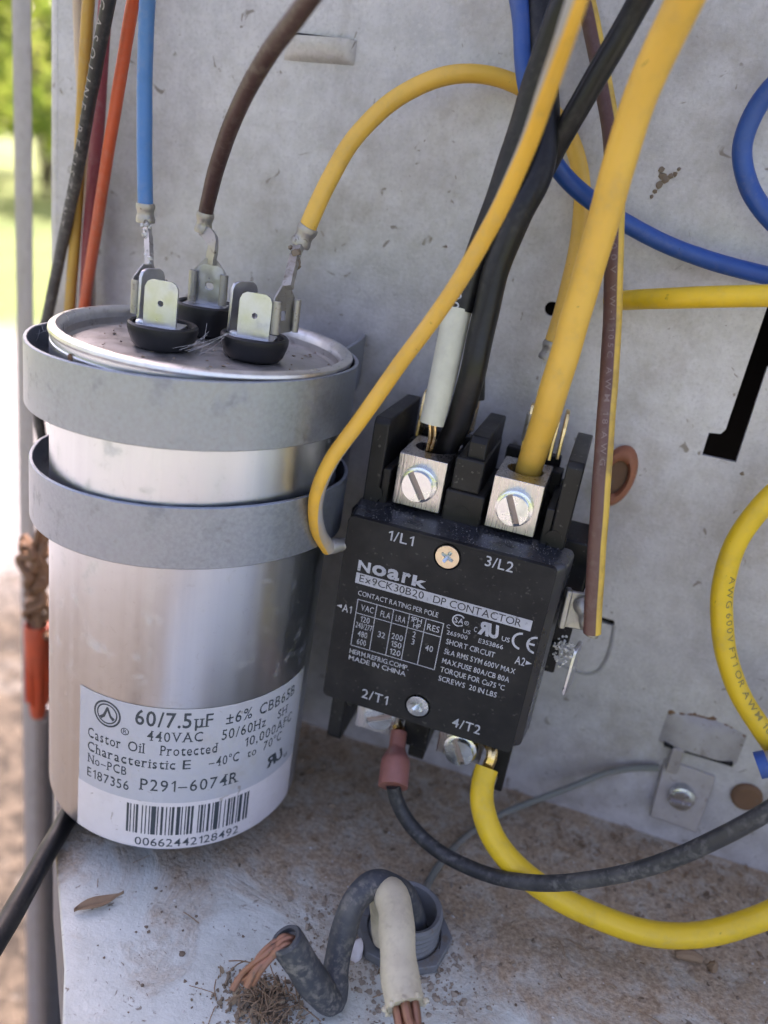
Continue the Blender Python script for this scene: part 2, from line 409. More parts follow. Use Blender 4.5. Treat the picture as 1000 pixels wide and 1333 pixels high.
WIRE = {   # diameter (mm), centre line (mm): x right, y into the panel, z up from the bottom of the can
    'blue_cap': (3.3, [[-54.21, 19.66, 390.4], [-59.92, -6.36, 304.43], [-67.26, -18.8, 235.94], [-75.21, -14.78, 186.74], [-76.78, -12.77, 179.05], [-77.3, -11.93, 167.9], [-76.33, -12.73, 154.57], [-74.13, -15.0, 142.34], [-73.61, -15.46, 139.55]]),
    'brown_cap': (3.4, [[67.62, -55.47, 363.45], [41.39, -70.76, 278.73], [9.16, -68.55, 216.63], [-21.57, -48.94, 182.41], [-29.43, -42.14, 176.63], [-40.09, -32.04, 169.77], [-49.12, -23.22, 161.5], [-57.02, -14.75, 151.72], [-63.24, -6.83, 142.29], [-64.59, -5.26, 138.81]]),
    'yellow_arch': (3.85, [[-38.48, -8.39, 140.03], [-37.95, -6.79, 143.61], [-36.36, -3.3, 151.19], [-32.82, 1.71, 161.3], [-26.27, 6.86, 169.98], [-17.89, 9.9, 175.12], [-8.77, 13.96, 176.9], [-0.36, 17.45, 175.05], [8.47, 19.78, 169.0], [14.4, 19.78, 159.95], [16.82, 18.61, 148.78], [17.49, 14.02, 137.18], [17.41, 8.15, 125.6], [17.3, 7.5, 124.09]]),
    'yellow_gray': (3.2, [[30.48, -9.32, 390.25], [26.1, -35.72, 304.32], [20.47, -48.69, 235.76], [14.35, -45.28, 186.25], [13.35, -43.72, 179.83], [11.38, -38.86, 171.24], [8.7, -32.97, 160.19], [4.97, -29.8, 148.5], [-1.0, -28.42, 133.8], [-7.92, -29.11, 120.01], [-13.26, -31.82, 108.47], [-17.57, -33.94, 99.08], [-19.59, -34.06, 90.54], [-19.42, -30.84, 82.08], [-17.93, -26.2, 76.3]]),
    'black_printed': (5.4, [[34.53, 18.9, 395.4], [27.63, 10.29, 310.88], [18.73, -7.61, 243.79], [8.92, -9.85, 194.81], [6.96, -9.09, 187.04], [4.73, -7.36, 176.37], [2.82, -6.79, 162.66], [0.83, -7.5, 148.62], [-1.2, -8.38, 136.85], [-1.68, -9.16, 129.85]]),
    'cream_sleeve': (6.0, [[-2.37, -9.24, 130.05], [-2.29, -10.57, 124.05], [-2.29, -12.34, 114.35], [-2.61, -13.76, 105.65]]),
    'black_lug': (5.6, [[-33.4, 18.8, 397.26], [-24.63, 18.8, 309.25], [-14.17, 18.8, 243.97], [-3.24, 11.13, 199.15], [0.32, 6.76, 187.73], [4.15, 2.5, 176.42], [6.92, -0.86, 167.95], [8.19, -5.52, 158.54], [6.04, -7.93, 149.88], [4.14, -9.06, 140.14], [3.86, -10.58, 128.49], [3.69, -11.92, 117.23], [2.26, -9.23, 105.73], [0.34, -5.66, 99.35], [-0.47, -4.02, 95.73], [-0.78, -2.26, 92.1]]),
    'black_tab': (4.6, [[62.54, 19.3, 397.66], [51.6, 0.79, 312.02], [37.6, -10.76, 244.41], [22.6, -5.63, 196.99], [19.3, -3.13, 188.84], [15.65, -2.35, 179.41], [11.61, -1.14, 168.52], [7.91, 1.69, 158.73], [4.48, 3.62, 149.25], [1.99, 3.66, 140.03], [1.44, 4.58, 126.38], [1.72, 4.73, 115.78], [2.82, 4.34, 108.75]]),
    'yellow_lug': (6.0, [[53.7, -18.69, 395.46], [46.96, -38.81, 308.0], [38.38, -43.42, 238.68], [29.4, -30.74, 191.16], [27.76, -27.26, 184.42], [25.58, -23.28, 176.51], [24.04, -19.8, 166.98], [23.33, -17.78, 156.13], [22.71, -15.3, 143.63], [22.01, -14.19, 130.55], [21.09, -12.97, 117.87], [20.28, -8.75, 107.0], [19.47, -5.38, 99.5], [19.3, -3.55, 95.98], [19.46, -1.64, 92.42]]),
    'brown_stripe': (3.8, [[-47.69, 19.7, 399.42], [-33.23, 19.7, 312.18], [-15.65, 19.7, 246.77], [3.14, 18.0, 201.42], [8.53, 17.0, 191.29], [13.56, 14.0, 181.33], [18.98, 8.0, 169.67], [23.29, 1.0, 157.4], [26.26, -6.0, 146.07], [29.13, -5.97, 132.86], [32.07, -12.25, 118.52], [34.86, -16.52, 103.74], [37.1, -18.84, 91.36], [39.31, -20.65, 80.21], [41.08, -21.68, 71.24]]),
    'blue_long': (3.8, [[-45.17, 19.7, 395.14], [-34.31, 19.7, 307.37], [-21.61, 19.7, 243.71], [-7.59, 8.0, 198.01], [-2.78, 5.0, 185.72], [0.39, 3.0, 176.06], [5.5, 4.0, 166.08], [12.87, 8.0, 158.39], [22.06, 11.0, 153.64], [32.83, 13.0, 149.96], [44.96, 14.0, 147.32], [59.58, 14.0, 146.02], [70.71, 14.0, 144.83], [110.52, 15.67, 141.29], [179.94, 19.7, 136.55], [269.03, 19.7, 131.48]]),
    'blue_loop': (4.0, [[216.17, -25.06, 277.44], [143.42, -19.18, 244.69], [84.81, -5.74, 208.85], [54.34, 8.0, 186.88], [49.14, 11.0, 182.81], [46.05, 13.0, 177.2], [45.61, 14.0, 170.08], [48.68, 14.0, 163.42], [53.84, 13.0, 158.15], [61.26, 10.0, 153.3], [67.37, 6.0, 150.41], [101.64, -10.1, 137.51], [167.03, -27.2, 119.28], [254.08, -38.27, 99.29]]),
    'yellow_side': (4.3, [[27.58, 19.0, 135.01], [30.15, 12.0, 136.06], [35.94, 4.0, 138.2], [45.86, -2.0, 140.74], [56.51, -5.0, 143.23], [66.86, -6.0, 145.21], [106.34, -7.49, 151.48], [175.75, -4.11, 159.93], [264.61, 6.95, 168.93]]),
    'yellow_loop': (5.0, [[227.96, 19.1, 231.55], [160.7, 13.43, 189.76], [108.02, 8.0, 143.98], [81.23, 8.0, 114.27], [75.74, 8.0, 107.08], [70.91, 7.0, 99.38], [67.85, 6.0, 89.44], [67.9, 5.0, 78.06], [71.0, 4.0, 67.22], [76.57, 3.0, 56.91], [84.15, 2.0, 48.21], [94.91, 2.0, 38.78], [106.62, 3.0, 29.93], [140.68, 7.04, 9.36], [203.8, 18.06, -5.2], [290.02, 19.1, -5.2]]),
    'yellow_bottom': (5.6, [[26.48, -19.6, 28.24], [26.44, -21.74, 25.75], [27.5, -25.0, 22.58], [31.59, -28.39, 17.28], [38.24, -30.66, 13.21], [47.18, -31.17, 9.36], [59.99, -29.49, 5.89], [73.61, -26.72, 4.55], [84.43, -23.95, 7.6], [93.94, -21.78, 15.35], [103.95, -18.32, 25.96], [134.02, -8.59, 50.48], [192.23, 10.41, 84.41], [269.68, 18.8, 120.8]]),
    'black_bottom': (3.5, [[6.31, -26.56, 20.54], [7.68, -26.59, 16.94], [12.08, -27.55, 12.0], [19.82, -29.23, 8.71], [30.39, -31.97, 9.28], [41.99, -35.78, 14.71], [52.6, -37.87, 22.23], [63.89, -39.58, 32.98], [72.63, -40.56, 44.32], [79.28, -41.25, 54.91], [86.89, -39.41, 65.7], [114.09, -32.77, 94.26], [169.35, -17.77, 134.52], [244.38, 6.06, 178.14]]),
    'ground_bare': (1.9, [[70.39, 20.0, 15.79], [64.14, 20.0, 13.35], [57.6, 19.0, 9.94], [49.5, 16.0, 4.16], [41.21, 12.0, -0.67], [32.97, 8.0, -5.75], [26.23, -1.82, -6.85], [21.77, -12.75, -6.85], [19.52, -23.03, -6.85], [19.18, -31.71, -6.85], [19.47, -35.71, -6.85]]),
    'black_left': (3.0, [[-30.09, 12.14, 384.22], [-45.17, -11.2, 298.62], [-64.33, -19.86, 231.85], [-84.42, -11.44, 186.84], [-89.69, -7.56, 177.82], [-96.78, -1.89, 163.43], [-104.87, 4.31, 145.52], [-114.49, 11.16, 124.69], [-121.6, 14.15, 103.77], [-126.06, 15.18, 87.32], [-125.45, 16.13, 67.35], [-119.38, 17.0, 37.98], [-108.18, 17.81, -0.41]]),
    'mustard': (3.0, [[-95.7, 20.1, 395.12], [-98.92, 20.1, 307.06], [-102.82, 17.96, 240.4], [-107.18, 12.0, 190.95], [-108.41, 12.0, 179.81], [-110.31, 13.0, 161.38], [-111.12, 13.0, 141.5], [-112.28, 13.0, 124.03], [-113.54, 13.0, 107.52], [-114.18, 13.0, 96.74], [-116.55, 13.0, 56.81], [-114.51, 13.0, 6.85]]),
    'cream_left': (2.6, [[-121.18, 20.3, 397.46], [-119.77, 20.3, 309.01], [-118.05, 20.3, 241.36], [-116.16, 18.0, 191.75], [-115.54, 18.0, 178.71], [-114.4, 18.0, 163.33], [-112.47, 18.0, 145.33], [-111.13, 18.0, 126.12], [-110.02, 18.0, 96.9], [-108.5, 18.0, 56.93], [-101.66, 18.0, 7.4]]),
    'crimson': (3.3, [[-90.45, 19.95, 395.18], [-93.56, 19.95, 307.89], [-97.41, 13.46, 240.59], [-101.68, 10.0, 190.89], [-103.36, 11.0, 175.26], [-104.9, 12.0, 158.44], [-106.96, 13.0, 140.24], [-108.93, 14.0, 122.58], [-109.44, 14.0, 97.56], [-110.26, 14.0, 57.57], [-106.3, 14.0, 7.73]]),
    'orange': (2.9, [[-35.66, 18.48, 387.88], [-48.64, -5.03, 301.98], [-65.17, -13.98, 234.55], [-82.62, -5.93, 188.39], [-87.27, -2.1, 178.9], [-92.43, 1.81, 164.46], [-97.21, 4.76, 147.48], [-102.51, 8.32, 129.57], [-105.91, 9.68, 113.31], [-108.29, 10.68, 98.24], [-106.06, 11.69, 78.39], [-98.56, 12.61, 49.36], [-86.06, 13.46, 11.37]]),
    'black_yard': (4.8, [[-68.14, 19.2, -5.3], [-71.55, -8.72, -5.3], [-71.12, -38.72, -5.4], [-68.05, -52.44, -5.4], [-64.03, -68.24, -5.4], [-59.99, -85.08, -5.4], [-57.08, -96.43, -5.4], [-42.47, -153.42, -5.3], [-13.91, -264.81, -5.3]]),
    'cable_black': (5.6, [[20.54, -42.3, -5.0], [18.48, -42.38, 1.74], [14.63, -45.61, 9.66], [10.03, -48.88, 12.52], [7.26, -52.74, 10.15], [6.64, -56.47, 4.11], [7.25, -60.81, -1.41], [8.3, -64.62, -5.0]]),
    'cable_black_end': (7.2, [[8.53, -65.55, -4.2], [5.23, -67.29, 0.19], [1.68, -68.81, 6.69], [-1.57, -69.66, 11.94]]),
    'copper_end': (1, [[-1.57, -69.66, 11.94], [-7.92, -76.38, 4.74]]),
    'cable_white': (7.4, [[15.31, -46.41, -4.1], [13.34, -45.66, 2.19], [13.58, -48.7, 10.86], [16.26, -53.99, 12.58], [18.29, -59.34, 11.83], [20.77, -65.09, 9.86], [23.13, -69.39, 8.77], [23.82, -70.49, 8.38]]),
}

CX, CY = -53.5, -21.6          # capacitor axis
KX = 8.0                       # contactor centre line
PY, FZ = 22.0, -8.0            # panel face, pan surface

# ================================================================== SETTING
def m_ground():
    t = NT('yard ground')
    sep = t.n('ShaderNodeVectorMath', operation='LENGTH'); t.l(t.co.outputs['Object'], sep.inputs[0])
    n1 = t.noise(9, 6, .7); n2 = t.noise(60, 4, .7); n3 = t.noise(1.2, 4, .6)
    mulch = t.mix(t.ramp(n2, .35, .65), (.022, .017, .012), (.10, .078, .056))
    mulch = t.mix(t.ramp(n1, .56, .66), mulch, (.15, .14, .125))
    grass = t.mix(t.ramp(n3, .35, .65), (.09, .15, .025), (.19, .24, .05))
    grass = t.mix(t.ramp(n2, .4, .7, 0, .5), grass, (.05, .09, .015))
    gravel = t.mix(t.ramp(n2, .35, .65), (.15, .15, .15), (.26, .26, .26))
    d = t.math('ADD', sep.outputs['Value'], t.math('MULTIPLY', n1, .5))
    c = t.mix(t.ramp(d, .95, 1.15), mulch, gravel)
    c = t.mix(t.ramp(d, 2.3, 2.7), c, grass)
    return t.set(base=c, rough=.95, normal=t.bump(n2, .8, .01))
g = 150000.
GZ = -360.
ring = [0, 300, 700, 1300, 2600, 6000, 15000, 50000, g]
V, F = [(0, 0, GZ)], []
for k, r in enumerate(ring[1:]):
    for i in range(48):
        a = 2*PI*i/48; V.append((r*math.cos(a), r*math.sin(a), GZ+random.uniform(-6, 6)*(k < 4)))
for i in range(48): F.append((0, 1+i, 1+(i+1) % 48))
for k in range(len(ring)-2):
    for i in range(48):
        a, b = 1+k*48+i, 1+k*48+(i+1) % 48; F.append((a, b, b+48, a+48))
tag(build('ground', (V, F), m_ground(), origin=(0, 0, GZ)), kind='structure')

# back panel: one sheet with its punched openings
slot = [(57, 103.4), (64.9, 103.4), (64.9, 126.5), (65.6, 127.5), (90, 128), (90, 138.5), (60.9, 140.5), (60.4, 110.6), (59.6, 109.3), (57, 109)]
hole = circ(14.2, 130.3, 1.7, 20)
slit = rrect(43.5, 48.6, 53.0, 54.6, .7, 3)
outer = rrect(-124.5, 420, FZ, 560, 2)
pnl = tag(build('back_panel', plate(outer, [slot, hole, slit], PY, PY+1.2), M['panel'], origin=(0, PY, 0)), kind='structure')
# rounded return along the left edge of the sheet
V, F = [], []
prof = [(-124.6, PY)] + [(-124.6-3.6*math.sin(a), PY+3.6-3.6*math.cos(a)) for a in [PI/2*i/8 for i in range(9)]] + [(-128.2, PY+22), (-127.2, PY+22), (-127.2, PY+4), (-124.6, PY+1.2)]
build('edge_return', plate(prof, [], FZ, 560, XY), M['panel'], pnl)
# pressed louvre near the top
V, F = [], []
nu, nv = 16, 8
for i in range(nu+1):
    for j in range(nv+1):
        u, v = i/nu, j/nv
        hgt = 2.4*max(0, 1-abs(2*u-1)**3)**.5*max(0, 1-v**2.4)**.5
        V.append((-61.2+18*u, PY-.05-hgt, 180.6-5.2*v+u*.8))
for i in range(nu):
    for j in range(nv): a = i*(nv+1)+j; F.append((a, a+1, a+nv+2, a+nv+1))
build('louvre', (V, F), M['panel'], pnl)
build('louvre_slit', box(-60.4, -44, PY-.35, PY+.4, 180.7, 181.5), M['hole'], pnl)
# knock-out outline
ko = [(a_, PY+.5, b_) for a_, b_ in ((48.6, 53.2), (49.2, 47.5), (49, 42.5), (47.8, 38.6), (45, 36.8), (40, 37.2), (30, 38.5))]
build('knockout_edge', tube(ko, .75, 10)[0], m_metal('pressed edge', (.34, .335, .34), .5, None, .3, .35), pnl)
# hood pressed over the ground lug
V, F = [], []
for i in range(21):
    for j in range(9):
        u, v = i/20, j/8
        hgt = 3.4*math.sin(PI*u)**.8*v**.55
        V.append((68.3+20.6*u, PY-.05-hgt, 33.6-9.6*v+.4*math.sin(u*PI)-1.2*(1-math.sin(PI*u))))
for i in range(20):
    for j in range(8): a = i*9+j; F.append((a, a+1, a+10, a+9))
build('pressed_hood', (V, F), m_metal('stained hood', (.40, .375, .37), .55, None, 1.0, .3), pnl)
build('rust_crust', merge(*[move(blob(random.uniform(.25, .8), 1, .4, (1.4, .25, .8)), 69+19*q_, PY-.05, 33.2+random.gauss(.2, .7)-2.2*(1-math.sin(PI*q_))) for q_ in [random.random() for _ in range(70)]]), M['rust'], pnl)['kind'] = 'stuff'
build('hood_gap', box(69.6, 87.6, PY-2.6, PY-.2, 23.3, 24.0), M['hole'], pnl)
# mud dabs stuck on the sheet
parts = []
for dx, dz, r in ((0, 0, .9), (-.9, .8, .8), (-1.4, 1.9, .7), (-1.1, -1.3, .8), (-1.6, -2.6, .6), (.9, .9, .7), (1.8, 1.5, .6), (-2.0, -3.8, .5), (2.2, 2.5, .4)):
    parts.append(move(blob(r, 1, .3, (1, .4, 1)), 32.4+dx, PY-.2, 162+dz))
build('mud_dab', merge(*parts), M['earth'], pnl)
for (x, z, r) in ((-33, 108, 1.5), (53.2, 141.5, .8), (58, 143, .7), (67, 101, .6), (55.5, 141, .5), (-14, 140, .5), (44.5, 148.5, .5)):
    build('mud_speck', move(blob(r, 1, .45, (1, .35, .8)), x, PY-.1, z), M['earth'], pnl)
# dark cavity behind the openings: the closed body of the unit
cab = [box(-123, 419, 320, 321, FZ-200, 555), box(-123, -122, 23.5, 320, FZ-200, 555), box(418, 419, 23.5, 320, FZ-200, 555), box(-123, 419, 23.5, 320, 555, 556), box(-123, 419, 23.5, 320, FZ-201, FZ-200)]
tag(build('cabinet_body', merge(*cab), M['hole'], origin=(100, 170, 0)), kind='structure')

# base pan: chamfered at the left corner, with a short turned-down lip
po = [(-126, PY+1.1), (-68.6, -52), (-60, -62), (-46, -78.5), (-38.6, -89), (-32, -104), (-28, -122), (-26, -150), (420, -150), (420, PY+1.1)]
pan = tag(build('base_pan', plate(po, [], FZ-1.2, FZ, XY), M['pan'], bevel=.5, origin=(0, 0, FZ)), kind='structure')
V, F = [], []
for i, (x, y) in enumerate(po[:8]): V += [(x+.6, y, FZ-.9), (x-.2, y-.2, FZ-24)]
for i in range(7): F.append((2*i, 2*i+2, 2*i+3, 2*i+1))
build('pan_lip', (V, F), M['sidegrey'], pan)

# ================================================================== CAPACITOR
cap = empty('capacitor', (CX, CY, 0), 'round aluminium capacitor with printed label and three terminals on top', 'capacitor')
R = 31.75
prof = [(0, .3), (R-3.5, .3), (R-2, .4), (R-1, .75), (R-.3, 1.3), (R, 2.1), (R, 106), (R, 112.9), (R-.22, 113.1), (R-.22, 113.4), (R, 113.6), (R+.1, 114.5)]
can = build('can', move(lathe(prof, 96), CX, CY, 0), M['can'], cap)
rimp = [(R-2.6, 113.0), (R-2.4, 114.8), (R-1.9, 115.7), (R-1.2, 116.1), (R-.3, 116.0), (R+.25, 115.6), (R+.4, 115.0), (R+.2, 114.5), (R-.4, 114.2)]
build('rim', move(lathe(rimp, 96), CX, CY, 0), M['rim'], cap)
lidp = [(0, 113.4), (10, 113.4), (20, 113.1), (R-5, 112.5), (R-3.4, 111.9), (R-2.7, 112.3), (R-2.6, 113.7)]
lid = build('lid', move(lathe(lidp, 96), CX, CY, 0), M['lid'], cap)
crumbs = []
for i in range(130):
    a, r = random.uniform(0, 2*PI), (R-3.2)*random.random()**.35
    crumbs.append(move(blob(random.uniform(.1, .45), 1, .5, (1, 1, .5)), CX+r*math.cos(a), CY+r*math.sin(a), 113.3-.8*(r > 24)))
o = build('lid_dirt', merge(*crumbs), m_plain('tan lid dirt', (.36, .28, .20), .95), lid); o['kind'] = 'stuff'
build('rivet_mark', xf(lathe([(0, .3), (.5, .3), (.8, .12), (.85, 0)], 16), Matrix.Translation((CX+R*math.sin(-.42), CY-R*math.cos(-.42), 112.6)) @ Matrix.Rotation(-.42, 4, 'Z') @ Matrix.Rotation(PI/2, 4, 'X')), M['rust'], can)
cupprof = [(0, 113.5), (5.6, 113.5), (6.3, 114.2), (7.0, 116.2), (7.25, 117.2), (7.2, 118.1), (6.8, 118.5), (6.2, 118.3), (5.9, 117.3), (0, 117.3)]
def blade(w, h, t=.8, hole_r=.9, hz=None):
    P = [(-w/2, 0), (w/2, 0), (w/2, h-1.6), (w/2-.5, h-.5), (w/2-1.4, h), (-w/2+1.4, h), (-w/2+.5, h-.5), (-w/2, h-1.6)]
    return plate(P, [circ(0, hz or h*.5, hole_r, 16)], -t/2, t/2)
def place(vf, x, y, z, yaw=0, tilt=0, roll=0):
    return xf(vf, Matrix.Translation((x, y, z)) @ Matrix.Rotation(math.radians(yaw), 4, 'Z') @ Matrix.Rotation(math.radians(tilt), 4, 'X') @ Matrix.Rotation(math.radians(roll), 4, 'Y'))
CUPS = [(-5.6, -8.6, 0), (-6.4, 11.6, 2.2), (11.6, -.6, 0)]
for i, (x, y, dz) in enumerate(CUPS):
    prof = [(r, z+(dz if z > 115 else 0)) for r, z in cupprof]
    cup = build('terminal_cup', move(lathe(prof, 48), CX+x, CY+y, 0), M['cup'], cap)
    bz = 117.4+dz
    build('base_plate', place(plate(rrect(-5, 4.4, -4.2, 3.2, 1), [], 0, .8, XY), CX+x, CY+y, bz, 14), M['tin'], cup, bevel=.15)
    if i != 1:
        build('spade_tab', place(blade(6.8, 9.2, .8, .6, 4.6), CX+x+.6, CY+y-2.4, bz+.7, 14, -3), M['tin'], cup, bevel=.15)
        build('spade_tab', place(blade(6.4, 10.6), CX+x-4.2, CY+y+1.4, bz+.7, 74 if i == 0 else 60, 2), M['tin'], cup, bevel=.15)
        build('weld_bead', move(blob(1.1, 2, .08, (1, 1, .6)), CX+x-3.4, CY+y-3.0, bz+1), M['zinc'], cup)
    else:
        build('spade_tab', place(blade(6.4, 9), CX+x+.5, CY+y-.6, bz+.7, 14), M['tin'], cup, bevel=.15)

# label wrapped round the can
def wrap(vf2, r):
    """2D (degrees from the front, height) on to the can"""
    return [(CX+r*math.sin(math.radians(a)), CY-r*math.cos(math.radians(a)), z) for a, z in vf2[0]], vf2[1]
def patch(a0, a1, z0, z1, r, n=48, m=1, sag=0):
    V = [(a0+(a1-a0)*i/n, z0+(z1-z0)*j/m) for i in range(n+1) for j in range(m+1)]
    F = [(i*(m+1)+j, (i+1)*(m+1)+j, (i+1)*(m+1)+j+1, i*(m+1)+j+1) for i in range(n) for j in range(m)]
    return wrap((V, F), r)
labw = build('label_white', patch(-15.6, 92, 1.9, 15.4, R+.06, 64), M['labelwhite'], cap)
labg = build('label_grey', patch(-15.2, 92, 15.4, 41.2, R+.06, 64), M['labelgrey'], cap)
def cap_text(s, a0, a1, z, h, par=labg, off=0.004, serif=True):
    build('lettering', wrap(flat_text(s, a0, a1, z, h, off, serif=serif), R+.1), M['ink'], par)
cap_text('60/7.5', 10.6, 32.4, 36.3, 3.8, off=.014, serif=False); cap_text('µF', 33.2, 40.8, 36.3, 3.4)
cap_text('±6%', 46.2, 57.7, 36.1, 3.0)
cap_text('CBB65B', 61.4, 83.5, 36.0, 2.9)
cap_text('440VAC', 15.6, 37.3, 32.5, 2.5)
cap_text('50/60Hz', 45, 65.5, 32.0, 2.7)
cap_text('SH', 72.6, 79.3, 32.0, 2.4)
cap_text('Castor', -10.4, 5.0, 28.7, 2.6); cap_text('Oil', 8.2, 15.1, 28.8, 2.6); cap_text('Protected', 20.8, 43.8, 28.8, 2.6)
cap_text('10,000AFC', 55.8, 84, 28.2, 2.6)
cap_text('Characteristic', -10.4, 27.4, 25.0, 2.5); cap_text('E', 30.2, 33.4, 25.0, 2.5); cap_text('–40°C', 40.6, 53.6, 24.9, 2.5); cap_text('to', 57.6, 62.0, 24.8, 2.2); cap_text('70°C', 65.8, 77, 24.8, 2.5)
cap_text('No–PCB', -10.4, 8.0, 21.8, 2.3)
cap_text('E187356', -10.4, 9.2, 17.8, 2.5)
cap_text('P291–6074R', 13.4, 54.4, 18.7, 3.1)
V, F = flat_text('R', 69.4, 75.4, 18.4, 3.2, .03, -.6, True); build('lettering', wrap((V, F), R+.1), M['ink'], labg)
V, F = flat_text('U', 75, 80.6, 18.4, 3.2, .03, -.6); build('lettering', wrap((V, F), R+.1), M['ink'], labg)
cap_text('us', 81.2, 84.4, 17.6, 1.5)
# round maker's mark
def ring2(cx, cz, r0, r1, n=40, kx=1.0, a0=0, a1=2*PI):
    V, F = [], []
    for i in range(n+1):
        a = a0+(a1-a0)*i/n
        V += [(cx+r0*math.cos(a)*kx, cz+r0*math.sin(a)), (cx+r1*math.cos(a)*kx, cz+r1*math.sin(a))]
    for i in range(n): F.append((2*i, 2*i+1, 2*i+3, 2*i+2))
    return V, F
kd = math.degrees(1/R)
mark = [ring2(-1.4, 36.8, 2.95, 3.4, kx=kd), ring2(-1.4, 36.8, 2.25, 2.6, kx=kd)]
mk = [(-1.4-1.9*kd, 35.7), (-1.4-1.0*kd, 36.4), (-1.4-.1*kd, 38.6), (-1.4+.3*kd, 38.6), (-1.4+1.1*kd, 36.6), (-1.4+2.0*kd, 36.0), (-1.4+1.5*kd, 35.3), (-1.4+.7*kd, 36.1), (-1.4+.1*kd, 37.6), (-1.4-.5*kd, 35.9), (-1.4-1.4*kd, 35.1)]
mark.append((mk, [tuple(t) for t in tessellate_polygon([[Vector((a, b, 0)) for a, b in mk]])]))
build('maker_mark', wrap(merge(*[([(a, z) for a, z in v], f) for v, f in mark]), R+.1), M['ink'], labg)
mark = [ring2(6.6, 33.6, .75, .95, 20, kd), flat_text('R', 6.6-.4*kd, 6.6+.45*kd, 33.1, 1.0)]
build('registered_mark', wrap(merge(*mark), R+.1), M['ink'], labg)
pat = '11010010110001001001011110100110010010110011101001011011000010110100110010111101000100110101100101110011011'
bars, a = [], 8.8
st = (60.8-8.8)/len(pat)
i = 0
while i < len(pat):
    j = i
    while j < len(pat) and pat[j] == pat[i]: j += 1
    if pat[i] == '1': bars.append(([(a+i*st, 6), (a+j*st, 6), (a+j*st, 14.3), (a+i*st, 14.3)], [(0, 1, 2, 3)]))
    i = j
build('barcode', wrap(merge(*bars), R+.1), M['ink'], labw)
cap_text('00662442128492', 12.8, 57.0, 2.55, 2.3, labw, .004, False)

# ================================================================== STRAPS
def strap(name, z0, z1, gl, gr, label, tiltl):
    """band round the front of the can; gl / gr = slack at the left / right (mm)"""
    pts = []
    N = 90
    for i in range(N+1):
        a = -128+256*i/N
        e = R+.55+(gl*max(0, min(1, (-a-5)/75))**1.6 if a < 0 else gr*max(0, min(1, (a-20)/70))**1.6)
        if a < -95: e -= (gl+1.0)*((-a-95)/33)**1.5*.9
        if a > 95: e -= (gr+1.0)*((a-95)/33)**1.5*.9
        q = math.radians(a)
        x, y = CX+e*math.sin(q), CY-e*math.cos(q)
        pts.append((x, y, a))
    # tails run back to the sheet behind the can
    x0, y0, _ = pts[0]; x1, y1, _ = pts[-1]
    pts = [(x0+3, PY-.2, -150), (x0+1, (y0+PY)/2, -140)] + pts + [(x1-1, (y1+PY)/2, 140), (x1-3, PY-.2, 150)]
    V, F = [], []
    th = .85
    n = len(pts)
    for i, (x, y, a) in enumerate(pts):
        p, q = pts[max(0, i-1)], pts[min(n-1, i+1)]
        d = Vector((q[0]-p[0], q[1]-p[1], 0)).normalized(); nx, ny = d.y, -d.x
        dz = -tiltl*math.sin(math.radians(max(-90, min(90, a))))
        for k, (o_, z) in enumerate(((0, z0), (0, z0+.4), (0, z1-.4), (0, z1), (th, z1), (th, z0))):
            V.append((x+nx*o_, y+ny*o_, z-dz))
    for i in range(n-1):
        for k in range(6):
            k2 = (k+1) % 6; F.append((i*6+k, i*6+k2, i*6+6+k2, i*6+6+k))
    F.append((0, 1, 2, 3, 4, 5)); F.append(tuple((n-1)*6+k for k in (5, 4, 3, 2, 1, 0)))
    o = build(name, (V, F), M['strap'], bevel=.18, origin=(CX, PY, (z0+z1)/2), angle=30)
    return tag(o, label, 'strap', 'metal straps round the capacitor')
strap('strap', 99.7, 113.3, 6.5, .6, 'upper galvanised steel band just below the capacitor rim', 2.0)
strap('strap', 74.5, 87.8, 5.0, 1.8, 'lower galvanised steel band round the middle of the capacitor', 2.6)

# ================================================================== CONTACTOR
con = empty('contactor', (KX, PY, 40), 'black two-pole contactor with white printed cover and aluminium screw lugs', 'contactor')
def cb(x0, x1, y0, y1, z0, z1): return box(KX+x0, KX+x1, y0, y1, z0, z1)
FY = -24.3
def slot_screw(par, x, y, z, r, h, ang, mat=None):
    mat = mat or M['zinc']
    sc = None
    Mx = Matrix.Translation((x, y, z)) @ Matrix.Rotation(math.radians(ang), 4, 'Y')
    body = lathe([(0, -3), (r*.98, -3), (r, -.6), (r*.97, h*.55-.2), (r*.84, h*.55), (0, h*.55)], 40)
    Rm = Matrix.Rotation(PI/2, 4, 'X')      # axis z -> -y
    sc = build('screw', xf(xf(body, Rm), Mx), mat, par, angle=28)
    gw = r*.17
    halves = []
    for s in (-1, 1):
        a0 = math.asin(gw/(r*.84))
        P = [(s*r*.84*math.cos(t), r*.84*math.sin(t)) for t in [a0-PI/2+(PI-2*a0)*0]] if False else None
        n = 20; rr = r*.82
        P = []
        for i in range(n+1):
            t = -math.acos(gw/rr)+2*math.acos(gw/rr)*i/n
            P.append((s*rr*math.cos(t), rr*math.sin(t)))
        halves.append(plate(P, [], -h*.55, -h))
    build('screw_head', xf(merge(*halves), Mx), mat, sc, bevel=.12)
    build('slot_floor', xf(plate(rrect(-gw, gw, -r*.8, r*.8, gw*.5, 2), [], -h*.55-.02, -h*.55-.06), Mx), M['slot'], sc)
    return sc
